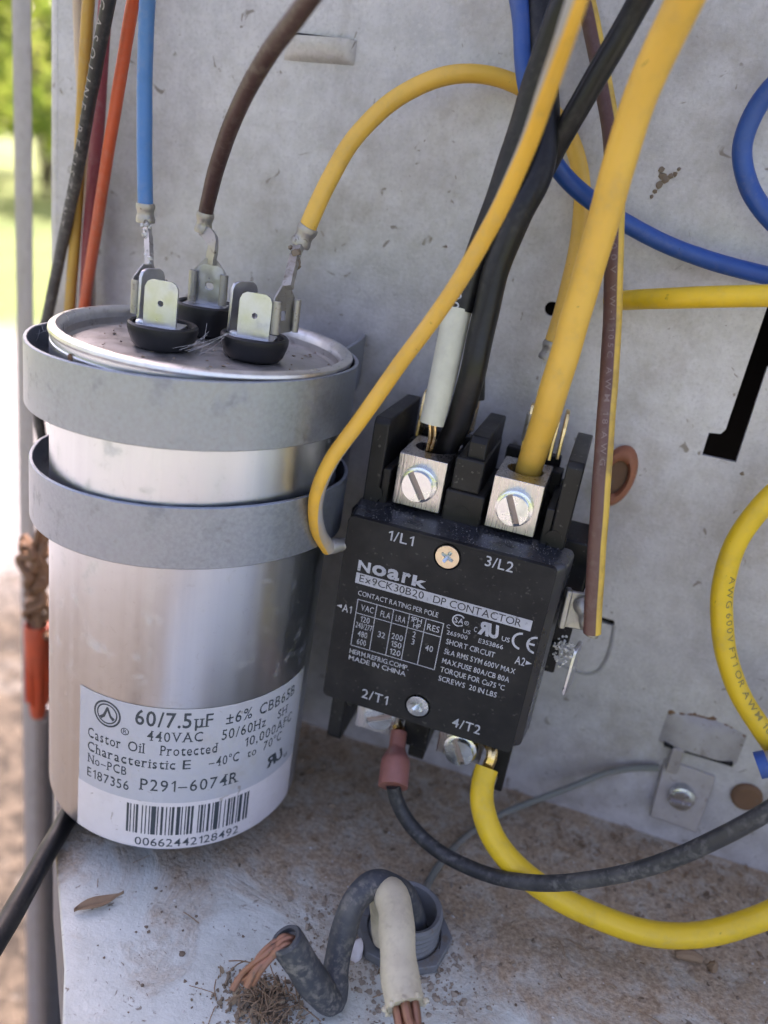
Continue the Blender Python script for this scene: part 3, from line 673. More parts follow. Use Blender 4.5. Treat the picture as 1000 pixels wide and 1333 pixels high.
def phillips(par, x, y, z, r, ang, mat):
    Mx = Matrix.Translation((x, y, z)) @ Matrix.Rotation(math.radians(ang), 4, 'Y')
    Rm = Matrix.Rotation(PI/2, 4, 'X')
    a, b = r*.16, r*.56
    cross = [(a, a), (b, a*.8), (b, -a*.8), (a, -a), (a*.8, -b), (-a*.8, -b), (-a, -a), (-b, -a*.8), (-b, a*.8), (-a, a), (-a*.8, b), (a*.8, b)]
    sc = build('cover_screw', xf(plate(circ(0, 0, r, 40), [cross], 0, -.75), Mx), mat, par, bevel=.2)
    V = [(0, .5, 0)] + [(p, -.7, q) for p, q in cross]
    build('cross_recess', xf((V, [(0, i+1, (i+1) % 12+1) for i in range(12)]), Mx), M['zinc'], sc)
    return sc
base = build('housing', merge(cb(-22.6, 22.6, -14, PY-.1, 36.5, 85.6)), M['plastic'], con, bevel=.5)
cov = build('cover', plate([(KX+a, b) for a, b in rrect(-23, 23, 37.6, 84.5, 1.4)], [circ(KX, 80.85, 3.05, 36), circ(KX, 42.4, 3.05, 36)], FY, FY+1.5), M['cover'], con, bevel=.6, seg=3); cov.data.polygons.foreach_set('use_smooth', [False]*len(cov.data.polygons))
rings = [(FY+1.2, rrect(-22.7, 22.7, 37.9, 84.3, 1.4)), (FY+3.4, rrect(-23.3, 24.7, 37.6, 84.7, 1.5)), (-13.9, rrect(-24.2, 25.6, 37.2, 85.4, 1.6))]
nf = len(rings[0][1]); SV = [(KX+a, y_, b) for y_, rg_ in rings for a, b in rg_]
SF = [tuple(range(nf)), tuple(range(3*nf-1, 2*nf-1, -1))]+[(k*nf+i, k*nf+(i+1) % nf, (k+1)*nf+(i+1) % nf, (k+1)*nf+i) for k in range(2) for i in range(nf)]
build('cover_skirt', (SV, SF), M['side'], cov, angle=20)
for z_ in (80.85, 42.4): build('screw_well', move(xf(lathe([(0, 0), (3.04, 0)], 36), Matrix.Rotation(PI/2, 4, 'X')), KX, FY+1.15, z_), M['plastic'], cov)
phillips(con, KX, FY+.55, 80.85, 2.6, 25, M['brasszinc'])
phillips(con, KX, FY+.55, 42.4, 2.6, 40, M['zinc'])
for sg in (1, -1):                                   # the two ends are mirror images about mid height
    def mz(z): return z if sg > 0 else 123.3-z
    def bb(x0, x1, y0, y1, z0, z1): return cb(x0, x1, y0, y1, min(mz(z0), mz(z1)), max(mz(z0), mz(z1)))
    for sd in (-1, 1):
        def bx(x0, x1, *a): return bb(*(sorted((x0*sd, x1*sd))), *a)
        prof = [(-15, 84), (-15, 103.6), (-14, 104.8), (12, 104.8), (12, 84)]
        V, F = plate([(a, mz(b)) for a, b in prof], [], KX+sd*19.5, KX+sd*23.1, YZ)
        wl = build('barrier_wall', (V, F), M['plastic'], con, bevel=.35)
        build('wall_step', bx(17.6, 19.4, -14.6, 9, 84.2, 93.6), M['plastic'], wl, bevel=.3)
        build('moulding_mark', xf(lathe([(0, .12), (1.75, .12), (1.75, 0)], 28), Matrix.Translation((KX+sd*20.4, -15.0, mz(87.4))) @ Matrix.Rotation(PI/2, 4, 'X')), M['plastic'], wl)
    dv = build('barrier_wall', merge(bb(-4.6, 4.2, -14.7, 9, 84.1, 92.4), bb(-3.9, 2.6, -14.2, 9, 92.4, 100.0)), M['plastic'], con, bevel=.45)
    V, F = plate([(-12.6, mz(84.5)), (-12.6, mz(103.4)), (-11.6, mz(104.8)), (12, mz(104.8)), (12, mz(84.5))], [], KX-1.9, KX+2.1, YZ)
    build('divider_top', (V, F), M['plastic'], dv, bevel=.35)
    build('moulding_mark', xf(lathe([(0, .12), (2.1, .12), (2.1, 0)], 28), Matrix.Translation((KX-.4, -14.7, mz(87.3))) @ Matrix.Rotation(PI/2, 4, 'X')), M['plastic'], dv)
    for sd in (-1, 1):
        x = sd*10.7
        build('pole_well', merge(bb(x-6.6, x+6.6, 8.2, 11.6, 84.2, 98.5), bb(x-6.6, x+6.6, 3, 8, 84.2, 91)), M['plastic'], con, bevel=.4)
        if sd > 0 or sg > 0: build('well_rib', bb(sd*14.4, sd*18.6, 2.4, 7.8, 91.2, 96.6), M['plastic'], con, bevel=.3)
        z0, z1 = sorted((mz(86.4), mz(98.2)))
        lug = build('terminal_lug', plate(rrect(KX+x-5.5, KX+x+5.5, -15.2, 1.2, .3, 2), [circ(KX+x, -6.2, 4.1, 32)], z0, z1, XY), M['lug'], con, bevel=.2)
        lug['label'] = {(1, -1): 'bright aluminium lug marked 1/L1', (1, 1): 'bright aluminium lug marked 3/L2', (-1, -1): 'dull aluminium lug marked 2/T1', (-1, 1): 'aluminium lug marked 4/T2 with its screw backed out'}[(sg, sd)]
        out = {(1, -1): (-15.4, 3.1, -33), (1, 1): (-15.4, 3.1, -25), (-1, -1): (-15.4, 1.5, 62), (-1, 1): (-17.4, 3.2, -28)}[(sg, sd)]
        slot_screw(lug, KX+x+(.2 if sg > 0 else .6), out[0], mz(92.4) if sg > 0 else 30.4, 4.15, out[1], out[2])
for x, y, z, yw in ((-5.0, 5.2, 100.5, 86), (8.6, 4.6, 100, 84), (14.8, 2.6, 99.5, 93), (16.4, 5.0, 99.5, 95), (-17, 6, 97, 88)):
    build('spade_tab', place(blade(5.8, 11.2, .8, .8), KX+x, y, z, yw, 0, 4), M['brass'], con, bevel=.15)
# coil terminals on both sides
cr = build('coil_block', merge(cb(22, 29.6, -5, 9, 58, 84), cb(22, 28, -6, 8, 50, 58), cb(29.6, 31.6, -4, 6, 68, 85.6)), M['plastic'], con, bevel=.5)
build('coil_tab', place(blade(6.2, 12, .8, .8), KX+31.5, -13.5, 51.5, 80, 0), M['tin'], cr, bevel=.15)
build('coil_tab', place(blade(6.2, 14, 1.6, .8), KX+29.6, -10.5, 67, 84, 6), M['labelwhite'], cr, bevel=.15)
build('coil_block', merge(cb(-28.5, -24.4, -4, 8, 60, 78)), M['plastic'], con, bevel=.5)
ct = []
for i in range(110):
    ct.append(move(blob(random.uniform(.12, .42), 1, .5), KX+28.2+random.gauss(0, 1.1), -15+random.gauss(0, 1.4), 61.5+random.gauss(0, 1.6)))
o = build('terminal_dust', merge(*ct), M['web'], cr); o['kind'] = 'stuff'

dst = []
for i in range(420):
    dst.append(move(blob(random.uniform(.04, .11), 1, .5), KX+random.uniform(-22, 22), random.uniform(-23.2, -15.2), 85.15-.7*0+.0))
for v_, f_ in dst:
    ym = sum(p[1] for p in v_)/len(v_); dz = 84.4+(ym-FY-1.2)/9.2*1.1-85.15
    for k in range(len(v_)): v_[k] = (v_[k][0], v_[k][1], v_[k][2]+dz)
o = build('settled_dust', merge(*dst), m_plain('grey dust specks', (.30, .29, .28), .8), cov); o['kind'] = 'stuff'
# print on the cover
PT = FY-.06
def cov_mesh(v2, mat, y=PT, name='lettering'): build(name, ([(KX+a, y, b) for a, b in v2[0]], v2[1]), mat, cov)
def ct_(s, x0, x1, z, h, off=.006, mat=None, y=PT): cov_mesh(flat_text(s, x0, x1, z, h, off), mat or M['print'], y)
def line(x0, z0, x1, z1, w_=.19):
    d = Vector((x1-x0, z1-z0)).normalized(); nx, nz = -d.y*w_/2, d.x*w_/2
    return [(x0+nx, z0+nz), (x1+nx, z1+nz), (x1-nx, z1-nz), (x0-nx, z0-nz)], [(0, 1, 2, 3)]
ct_('1/L1', -13.5, -7.8, 81.2, 2.3); ct_('3/L2', 8.1, 14.1, 81.2, 2.3)
ct_('2/T1', -13.5, -7.1, 40.2, 2.4); ct_('4/T2', 8.6, 15.2, 40.0, 2.4)
# maker's name: heavy wide letters, all one height
for s, x0, x1, h, sq in (('N', -19.2, -16.3, 2.6, 1), ('o', -15.9, -12.6, 2.6, 1), ('a', -12.3, -9.5, 2.6, 1), ('r', -8.9, -7.0, 2.6, 1), ('k', -6.6, -3.2, 2.6, 1)):
    V, F = glyphs(s, .035)
    a0, a1 = min(v[0] for v in V), max(v[0] for v in V); b0, b1 = min(v[1] for v in V), max(v[1] for v in V)
    cov_mesh(([(x0+(u-a0)/(a1-a0)*(x1-x0), 72.1+(v-b0)/(b1-b0)*h) for u, v in V], F), M['print'])
cov_mesh(([(-19.3, 69.0), (20.6, 69.0), (20.6, 71.6), (-19.3, 71.6)], [(0, 1, 2, 3)]), M['print'], name='title_bar')
ct_('Ex9CK30B20', -18.4, -3.4, 69.55, 1.75, .002, M['printdark'], PT-.03)
ct_('DP CONTACTOR', -1.2, 18.4, 69.45, 1.75, .002, M['printdark'], PT-.03)
ct_('CONTACT RATING PER POLE', -18.2, .55, 66.15, 1.2)
tb = [line(-18, 65.1, 2.1, 65.1), line(-18, 53.1, 2.1, 53.1), line(-18, 61.65, 2.1, 61.65)] + [line(q, 65.2, q, 53.0) for q in (-18, -13.45, -9.5, -5.75, -1.9, 2.1)]
cov_mesh(merge(*tb), M['print'], name='table_rule')
for s, x0, x1, z in (('VAC', -17, -14, 62.6), ('FLA', -12.3, -10, 62.45), ('LRA', -8.7, -6.4, 62.45), ('RES', -1.35, 1.45, 62.5)): ct_(s, x0, x1, z, 1.5, .004)
ct_('1PH', -5.3, -2.75, 63.45, 1.25, .004); ct_('HP', -4.5, -2.8, 62.05, 1.2, .004)
for s, x0, x1, z in (('120', -16.7, -14.5, 59.75), ('240/277', -17.6, -13.65, 58.0), ('480', -16.8, -14.5, 55.9), ('600', -16.7, -14.5, 53.85), ('32', -12.1, -10.4, 57.2),
                     ('200', -8.9, -6.3, 57.8), ('150', -8.7, -6.3, 55.85), ('120', -8.7, -6.2, 53.8), ('2', -4.25, -3.55, 59.7), ('3', -4.2, -3.5, 57.8), ('40', -.9, .9, 57.3)): ct_(s, x0, x1, z, 1.45)
ct_('HERM.REFRIG.COMP.', -18.05, -3.7, 50.95, 1.2); ct_('MADE IN CHINA', -18, -4.1, 49.2, 1.2)
ct_('A1', -21.3, -19.1, 61.0, 1.9); cov_mesh(([(-22.75, 62.1), (-21.5, 62.65), (-21.5, 61.75)], [(0, 1, 2)]), M['print'])
ct_('A2', 19.0, 21.1, 60.45, 1.95); cov_mesh(([(22.6, 61.5), (21.3, 61.9), (21.3, 60.9)], [(0, 1, 2)]), M['print'])
cov_mesh(merge(ring2(5.2, 66.85, 1.2, 1.5, 32, 1, .7, 2*PI-.7), flat_text('SA', 4.3, 6.3, 66.2, 1.25, .01)), M['print'])
cov_mesh(merge(ring2(7.0, 66.75, .4, .52, 16), flat_text('R', 6.8, 7.25, 66.5, .5)), M['print'])
ct_('C', 2.85, 3.6, 64.3, .9); ct_('US', 6.6, 8.25, 64.3, .9); ct_('265900', 3.15, 7.85, 62.8, 1.0)
V, F = flat_text('R', 9.7, 12.2, 65.2, 2.9, .05, -.15, True); cov_mesh((V, F), M['print'])
V, F = flat_text('U', 12.1, 14.4, 65.2, 2.9, .05, -.15); cov_mesh((V, F), M['print'])
ct_('C', 8.85, 9.5, 65.3, 1.2); ct_('US', 15.1, 16.85, 65.0, 1.1); ct_('E353866', 10.35, 15.85, 62.95, 1.05)
ce = [ring2(19.35, 66.1, 1.62, 2.12, 28, 1, PI*.52, PI*1.48), ring2(22.55, 66.1, 1.62, 2.12, 28, 1, PI*.52, PI*1.48), line(20.8, 66.1, 22.2, 66.1, .5)]
cov_mesh(merge(*ce), M['print'])
for s, x1, z in (('SHORT CIRCUIT', 14.5, 60.4), ('5kA RMS SYM 600V MAX', 19.6, 57.85), ('MAX.FUSE 80A/CB 80A', 18.8, 55.4), ('TORQUE FOR Cu75 °C', 18.2, 53.1), ('SCREWS  20 IN LBS', 16.9, 50.75)): ct_(s, 3.45, x1, z, 1.3)

# ================================================================== WIRES
def wobble(P, ph, amp):
    pts = spline(P, 1.2); L = 0; out = []
    for i, p in enumerate(pts):
        if i: L += (p-pts[i-1]).length
        e_ = min(1, i/6, (len(pts)-1-i)/6)
        out.append(p+Vector((math.sin(L*.17+ph[0])+.5*math.sin(L*.47+ph[2]), math.sin(L*.13+ph[1]), math.sin(L*.19+ph[3])+.5*math.sin(L*.39+ph[1])))*amp*e_)
    return out
def wire(key, name, mat, label, group=None, cat='wire', rf=None, n=18, ref=(0, -1, 0)):
    d, P = WIRE[key]
    rw = random.Random(key); ph = [rw.uniform(0, 6.3) for _ in range(4)]
    Pj = [Vector(p) for p in P]
    Lw = sum((Pj[i+1]-Pj[i]).length for i in range(len(Pj)-1))
    if rf is None: rf = lambda t: 1+.010*math.sin(t*Lw*.17+ph[0])+.005*math.sin(t*Lw*.41+ph[1])
    vf, uv, fr = tube(wobble(Pj, ph, d*.014), d/2, n, 1.2, ref, rf, True)
    o = build(name, vf, mat, uv=uv, origin=P[len(P)//2])
    tag(o, label, cat, group)
    return o, fr, d/2
def tube_text(par, fr, r, s, s0, h, ang, mat, k=1.0, flip=False, gap=.12, lead=210):
    """print lettering along a wire, s0 mm from its start, ang = angle round the wire from the frame normal"""
    pts, T, N, L = fr
    if s0 >= 0: s0 += lead
    V, F = glyphs(s, .006, gap)
    b_ = bmesh.new(); vs = [b_.verts.new((u, v, 0)) for u, v in V]
    for f in F:
        try: b_.faces.new([vs[q] for q in f])
        except ValueError: pass
    bmesh.ops.triangulate(b_, faces=b_.faces); bmesh.ops.subdivide_edges(b_, edges=b_.edges, cuts=2, use_grid_fill=True)
    b_.verts.index_update(); V = [(v.co.x, v.co.y) for v in b_.verts]; F = [tuple(v.index for v in f.verts) for f in b_.faces]; b_.free()
    out = []
    W = max(v[0] for v in V)*h/CH*k
    for u, v in V:
        t = u*h/CH*k; q = v*h/CH-h/2
        if flip: t, q = W-t, -q
        p = min(max(s0+t, 0), L[-1]-1e-4)
        i = bisect.bisect_right(L, p)-1; i = min(max(i, 0), len(L)-2); f = (p-L[i])/(L[i+1]-L[i])
        c0 = pts[i].lerp(pts[i+1], f); n_ = N[i].lerp(N[i+1], f).normalized(); b_ = T[i].cross(n_).normalized()
        a = math.radians(ang)-q/r
        out.append(tuple(c0+(n_*math.cos(a)+b_*math.sin(a))*(r+.06)))
    build('lettering', (out, F), mat, par)
def crimp(par, P0, P1, r, mat=None, name='crimp_barrel'):
    """sleeve folded round the end of a wire"""
    a, b = Vector(P0), Vector(P1)
    vf, uv, _ = tube([a, a.lerp(b, .5), b], r, 14, .6, rf=lambda t: 1+.10*math.sin(t*9))
    return build(name, vf, mat or M['crimp'], par)
def strip(par, P, w, t, mat, name):
    """flat metal neck along a path"""
    pts = spline(P, 1.0); T, N, L = frames(pts, (0, -1, 0.2)); V, F = [], []
    for i, p in enumerate(pts):
        B = T[i].cross(N[i])
        for s1, s2 in ((-1, -1), (1, -1), (1, 1), (-1, 1)): V.append(tuple(p+B*(s1*w/2*(1+random.uniform(-.12, .12)))+N[i]*(s2*t/2)))
    for i in range(len(pts)-1):
        for k in range(4): F.append((i*4+k, i*4+(k+1) % 4, i*4+4+(k+1) % 4, i*4+4+k))
    F += [(0, 1, 2, 3), tuple(len(V)-4+k for k in (3, 2, 1, 0))]
    return build(name, (V, F), mat, par)
def receptacle(par, x, y, z, yaw, w=7.4, h=7.6, d=2.6, roll=0, tilt=0):
    """female push-on terminal: flat back with two rolled sides"""
    parts = [plate(rrect(-w/2, w/2, 0, h, .5, 2), [rrect(-1, 1, h*.35, h*.62, .4, 2)], 0, .45)]
    for s in (-1, 1):
        prof = []
        for i in range(11):
            a = -PI/2+PI*1.45*i/10; prof.append((s*(w/2-.2+.95*math.cos(a)), -.7-.95*math.sin(a)))
        for i in range(10, -1, -1):
            a = -PI/2+PI*1.45*i/10; prof.append((s*(w/2-.2+.55*math.cos(a)), -.7-.55*math.sin(a)))
        parts.append(plate(prof, [], .2, h-.5, XY))
    parts.append(plate([(-w/2+.3, h), (w/2-.3, h), (1.3, h+2.4), (-1.3, h+2.4)], [], 0, .45))
    return build('receptacle', place(merge(*parts), x, y, z, yaw, tilt, roll), M['crimp'], par, bevel=.08)
V3 = lambda key, i: Vector(WIRE[key][1][i])

G1 = 'wires pushed on to the capacitor terminals'
wo, fr, r = wire('blue_cap', 'wire', M['bluelight'], 'light blue wire dropping to the left capacitor terminal', G1)
e = V3('blue_cap', -1)
crimp(wo, e+Vector((0, 0, .6)), e-Vector((0, -.3, 3.4)), r*1.16)
tp = Vector((CX-11.0, CY-6.0, 128.6))
strip(wo, [e-Vector((0, -.3, 3)), e.lerp(tp, .6)+Vector((.2, 0, 0)), tp-Vector((0, 0, 1))], 1.5, 1.1, M['crimp'], 'neck')
receptacle(wo, CX-11.2, CY-6.2, 119.2, 72)
lint = [move(blob(random.uniform(.2, .55), 1, .5), *(e.lerp(tp, random.uniform(.3, .95))+Vector((random.gauss(0, .5), random.gauss(0, .5), 0)))) for _ in range(26)]
o = build('lint', merge(*lint), M['web'], wo); o['kind'] = 'stuff'
wo, fr, r = wire('brown_cap', 'wire', M['brown'], 'thick brown wire curving down to the rear capacitor terminal', G1)
tube_text(wo, fr, r, 'AWG 600V VW-1 CSA', 28, 1.4, 62, M['web'], 1.2)
e = V3('brown_cap', -1); cx_, cy_ = CX-5.9, CY+10.6
crimp(wo, e+Vector((.3, -.3, 1)), e-Vector((.3, -.1, 3.4)), r*1.12)
strip(wo, [e-Vector((.3, -.1, 3)), (cx_+.2, cy_+.2, 134), (cx_, cy_, 129.5)], 2.8, .9, M['crimp'], 'neck')
receptacle(wo, cx_, cy_, 120.6, 14)
wo, fr, r = wire('yellow_arch', 'wire', M['yellow'], 'yellow wire arching from the right capacitor terminal over to the contactor', G1)
e = V3('yellow_arch', 0); tp = Vector((CX+17.0, CY+1.4, 129))
crimp(wo, e+Vector((.5, 0, .9)), e-Vector((1.2, 0, 3.2)), r*1.1)
strip(wo, [e-Vector((1.1, 0, 2.8)), e.lerp(tp, .55)+Vector((-.6, 0, 0)), tp], 2.0, 1.4, M['crimp'], 'neck')
receptacle(wo, CX+16.6, CY+1.6, 119.4, 78)
lint = [move(blob(random.uniform(.35, .9), 1, .5), *(e.lerp(tp, .5)+Vector((random.gauss(-.6, .7), random.gauss(0, .6), random.gauss(0, 1.8))))) for _ in range(16)]
o = build('mud', merge(*lint), M['earth'], wo); o['kind'] = 'stuff'
e2 = V3('yellow_arch', -1); tp = Vector((KX+9.4, 6, 112))
crimp(wo, e2+Vector((.2, 0, .8)), e2-Vector((.3, 0, 3.4)), r*1.12)
strip(wo, [e2-Vector((.3, 0, 3)), e2.lerp(tp, .6), tp], 1.9, 1.3, M['crimp'], 'neck')
receptacle(wo, KX+9.2, 5.2, 102.4, 70, h=7)

wo, fr, r = wire('yellow_gray', 'wire', M['yellowgray'], 'thin yellow wire with grey stripe crossing in front to the contactor side')
e = V3('yellow_gray', -1)
crimp(wo, e-Vector((.6, .4, -.4)), e+Vector((4.6, 5.5, .4)), r*1.02)
wo, fr, r = wire('black_printed', 'wire', M['black'], 'black wire with white print ending in a bare cream sleeve at lug 1/L1')
tube_text(wo, fr, r, 'SC 600', fr[3][-1]-10.5, 2.3, 25, M['print'], 1.0, lead=0)
d, P = WIRE['cream_sleeve']
vf, uv, f2 = tube(P, d/2, 18, 1.0, rf=lambda t: 1-.12*t*t)
build('sleeve', vf, M['cream'], wo, uv=uv)
e = Vector(P[-1])
for k in range(4):
    q = Vector((random.uniform(-.9, .9), random.uniform(-.9, .9), 0))
    build('strand', tube([e+q+Vector((0, 0, 1)), e+q*.9+Vector((.5, .6, -3)), Vector((KX-12.6+k*.3, -6.5+k*.4, 95))], .42, 8)[0], M['brass'], wo)
wo, fr, r = wire('black_lug', 'wire', M['black'], 'thick black wire clamped in lug 1/L1', rf=lambda t: 1.0)
wo, fr, r = wire('black_tab', 'wire', M['black'], 'black wire slanting from upper right behind the thick black wire')
wo, fr, r = wire('yellow_lug', 'wire', M['yellow'], 'thick yellow wire running down into lug 3/L2')
wo, fr, r = wire('brown_stripe', 'wire', M['brownstripe'], 'brown wire with yellow stripe hanging beside the contactor')
tube_text(wo, fr, r, '600V  VW-1  105C  AWM  18 AWG', 58, 1.05, -6, m_plain('worn print on brown', (.24, .17, .155), .7), 1.4, gap=.4)
e = V3('brown_stripe', -1)
crimp(wo, e+Vector((-3.6, 5.5, 4)), e+Vector((-.6, 1.6, .6)), 2.0)
build('flag_terminal', place(merge(box(-3.6, 2.2, -.6, .6, -4, 4.4), box(-3.9, -2.6, -1.6, 1.6, -4.2, 4.6)), e.x-3.4, e.y+5.2, e.z+1.6, 10, -8), M['crimp'], wo, bevel=.3)
build('bare_end', tube([e+Vector((0, 0, .3)), e-Vector((.1, 0, .5))], r*.82, 14, raw=True)[0], M['crimp'], wo)
wo, fr, r = wire('blue_long', 'wire', M['blue'], 'dark blue wire sweeping from top centre to the right edge')
wo, fr, r = wire('blue_loop', 'wire', M['blue'], 'dark blue wire looping in from the right edge')
wo, fr, r = wire('yellow_side', 'wire', M['yellow2'], 'level yellow wire entering from the right edge above the slot')
wo, fr, r = wire('yellow_loop', 'wire', M['yellow2'], 'thick yellow printed wire bowed along the right edge')
tube_text(wo, fr, r, 'AWG 600V FT1 OR AWM 105C', 36, 1.55, -30, M['fadedink'], 1.25, gap=.2, lead=190)
wo, fr, r = wire('yellow_bottom', 'wire', M['yellow2'], 'bright yellow wire looping from lug 4/T2 across the pan')
e = V3('yellow_bottom', 0)
build('bare_end', tube([e-Vector((0, 0, .5)), e+Vector((.3, 1.2, 4)), Vector((KX+11.2, -7, 30))], 1.4, 10)[0], M['brass'], wo)
build('scuffed_collar', tube([e-Vector((0, 0, 1.6)), e-Vector((.2, 0, 4.2))], r*1.05, 16, .5)[0], M['crimp'], wo)
wo, fr, r = wire('black_bottom', 'wire', M['blackdusty'], 'dusty black wire from the red connector sweeping to the right edge')
# red crimp connector under lug 2/T1
a, b = Vector((3.4, -15.5, 26.5)), V3('black_bottom', 0)
rc = [Vector((2.8, -8, 29)), a.lerp(b, .0), a.lerp(b, .45), a.lerp(b, 1.0)]
vf, uv, _ = tube([a+Vector((0, 0, 1)), a.lerp(b, .3), a.lerp(b, .65), b-Vector((0, 0, .5))], 2.5, 20, .5, rf=lambda t: .82+.0*t if t < .3 else .82+.62*min(1, (t-.3)/.25))
build('crimp_connector', vf, M['redplastic'], wo)
build('pin', tube([Vector((KX-10.2, -6.5, 33)), Vector((KX-9, -9, 29)), a+Vector((0, 0, 1.2))], 1.5, 10)[0], M['brass'], wo)
wo, fr, r = wire('ground_bare', 'wire', M['bare'], 'thin bare oxidised ground wire from the bracket to the conduit', n=10)

G2 = 'wires bundled at upper left behind the capacitor'
wo, fr, r = wire('black_left', 'wire', M['blackdusty'], 'black wire printed along its length at upper left', G2)
tube_text(wo, fr, r, 'GASOLINE-RESISTANT', 10, 1.75, 18, M['faint'], 1.25, gap=.55)
wire('mustard', 'wire', M['mustard'], 'mustard yellow wire behind the printed black wire at upper left', G2)
wire('cream_left', 'wire', M['creamtan'], 'thin tan wire at the far left of the bundle', G2)
wire('crimson', 'wire', M['crimson'], 'crimson wire between the black and orange wires at upper left', G2)
wire('orange', 'wire', M['orange'], 'orange wire running down behind the capacitor rim', G2)
wire('black_yard', 'cable', M['black'], 'thick black cable leaving at lower left outside the pan', None, 'cable')

# cut supply cables out of the conduit
def strands(par, P, d0, d1, n, ln, spread, rs):
    """stranded conductor leaving along d0 and bending towards d1"""
    d0 = Vector(d0).normalized(); d1 = Vector(d1).normalized(); a_ = d0.orthogonal().normalized(); b_ = d0.cross(a_)
    for k in range(n):
        t = 2*PI*k/max(1, n-1); q = Vector((0, 0, 0)) if k == 0 else (a_*math.cos(t)+b_*math.sin(t))*rs*1.95
        L_ = ln*random.uniform(.6, 1.0); jit = lambda m: Vector((random.gauss(0, m), random.gauss(0, m), random.gauss(0, m)))
        p0 = Vector(P)+q
        pts = [p0-d0*3, p0, p0+d0*1.3+d1*1.0, p0+d0*1.2+d1*L_*.45+jit(.25)*spread, p0+d0*.8+d1*L_*.75+jit(.45)*spread, p0+d1*L_+jit(.7)*spread]
        build('strand', tube(pts, rs*random.uniform(.85, 1.05), 10, .6)[0], M['copper'], par)
d, P = WIRE['cable_black']; Q = WIRE['cable_black_end'][1]
allP = P[:-1]+[[(P[-1][i]+Q[0][i])/2 for i in range(3)]]+Q[1:]
KE = 1.2
vf, uv, fr = tube(allP, d/2, 22, .8, rf=lambda t: (1+.03*math.sin(t*40))*(1+(KE-1)*max(0, min(1, (t-.62)/.2))))
d *= KE
kb = tag(build('cable', vf, M['cableblack'], uv=uv, origin=allP[3]), 'cut black cable bent back on itself with bare copper strands', 'cable')
e = Vector(Q[-1]); dv_ = (e-Vector(Q[-2])).normalized()
build('jacket_end', tube([e-dv_*.6, e+dv_*.9], d/2*.99, 22, raw=True)[0] if False else xf(lathe([(d/2, -.3), (d/2+.05, .5), (d/2-.3, 1.0), (d/2-1.0, .9), (d/2-1.2, -1.5), (0, -1.6)], 24), Matrix.Translation(e) @ dv_.to_track_quat('Z', 'Y').to_matrix().to_4x4()), M['cableblack'], kb)
strands(kb, e-dv_*.6, dv_, Vector(WIRE['copper_end'][1][1])-e, 7, 12, 1.1, .72)
d, P = WIRE['cable_white']
vf, uv, fr = tube(P, d/2, 22, .8, rf=lambda t: 1+.03*math.sin(t*31)+(.07*max(0, (t-.8)/.2)))
kw = tag(build('cable', vf, M['white'], uv=uv, origin=P[2]), 'cut white cable rising from the conduit with copper strands at its end', 'cable')
e = Vector(P[-1]); dv_ = (e-Vector(P[-2])).normalized()
strands(kw, e-dv_*1.2, dv_, dv_, 7, 11, .7, 1.0)
tears = []
for k in range(9):
    a_ = 2*PI*k/9; q = dv_.orthogonal().normalized(); q2 = dv_.cross(q)
    p = e+(q*math.cos(a_)+q2*math.sin(a_))*(d/2*1.08)
    tears.append(move(blob(.7, 1, .4, (1, 1, .9)), *(p-dv_*random.uniform(-.3, .7))))
build('torn_edge', merge(*tears), M['white'], kw)

# conduit fitting in the pan
cf = empty('conduit_fitting', (17.6, -41, FZ), 'grey threaded conduit fitting in the pan with cables coming out', 'fitting')
X0, Y0 = 17.6, -41.0
prof = [(6.6, 0), (10.5, 0), (10.7, 1.2), (9.6, 1.8), (9.4, 3)]
for k in range(4): prof += [(9.4, 3+k*1.7), (8.9, 3.5+k*1.7), (8.9, 4.1+k*1.7), (9.4, 4.5+k*1.7)]
prof = [(r_*.86, z_*.85) for r_, z_ in prof]
prof += [(7.9, 8.9), (7.3, 9.3), (6.5, 9.0), (6.3, 8.2), (6.2, 0)]
build('threaded_neck', move(lathe(prof, 48), X0, Y0, FZ+.1), M['conduit'], cf)
hexo = [(X0+11.4*math.cos(PI/4*k+.2), Y0+11.4*math.sin(PI/4*k+.2)) for k in range(8)]
build('locknut', plate(hexo, [circ(X0, Y0, 8.6, 32)], FZ+.1, FZ+2.4, XY), M['conduit'], cf, bevel=.5)
build('conduit_bore', move(lathe([(0, 0), (6.25, 0)], 32), X0, Y0, FZ+1.5), M['hole'], cf)
build('lock_tooth', move(blob(2.0, 2, .15, (.8, 1, 1.8)), 9.2, -50.6, FZ+1.6), M['labelwhite'], cf)

# ground lug bracket
br = empty('ground_bracket', (78, PY, 9), 'small dusty metal bracket with slotted screw under the pressed hood', 'bracket')
Mt = Matrix.Translation((78, PY-1.2, 9)) @ Matrix.Rotation(math.radians(-14), 4, 'X')
build('plate', xf(merge(plate([(-6.6, 9.3), (7.2, 8.6), (6.6, -8.8), (-6.4, -8.2)], [], -1.4, 0), box(-4, 4, 0, 2.5, 8.6, 16)), Mt), M['bracket'], br, bevel=.4)
slot_screw(br, 78, PY-3.6, 9.8, 3.5, 1.8, 84, M['zinc'])
build('side_stud', merge(box(72, 75, PY-3, PY, 16, 24)), M['bracket'], br, bevel=.3)
rp = build('knockout_plug', move(xf(lathe([(0, 1.6), (3.2, 1.5), (4.0, .9), (4.1, 0)], 28), Matrix.Rotation(PI/2, 4, 'X')), 94.2, PY-.1, 14.2), M['rust'])
tag(rp, 'round rusty plug in the sheet right of the bracket', 'plug')
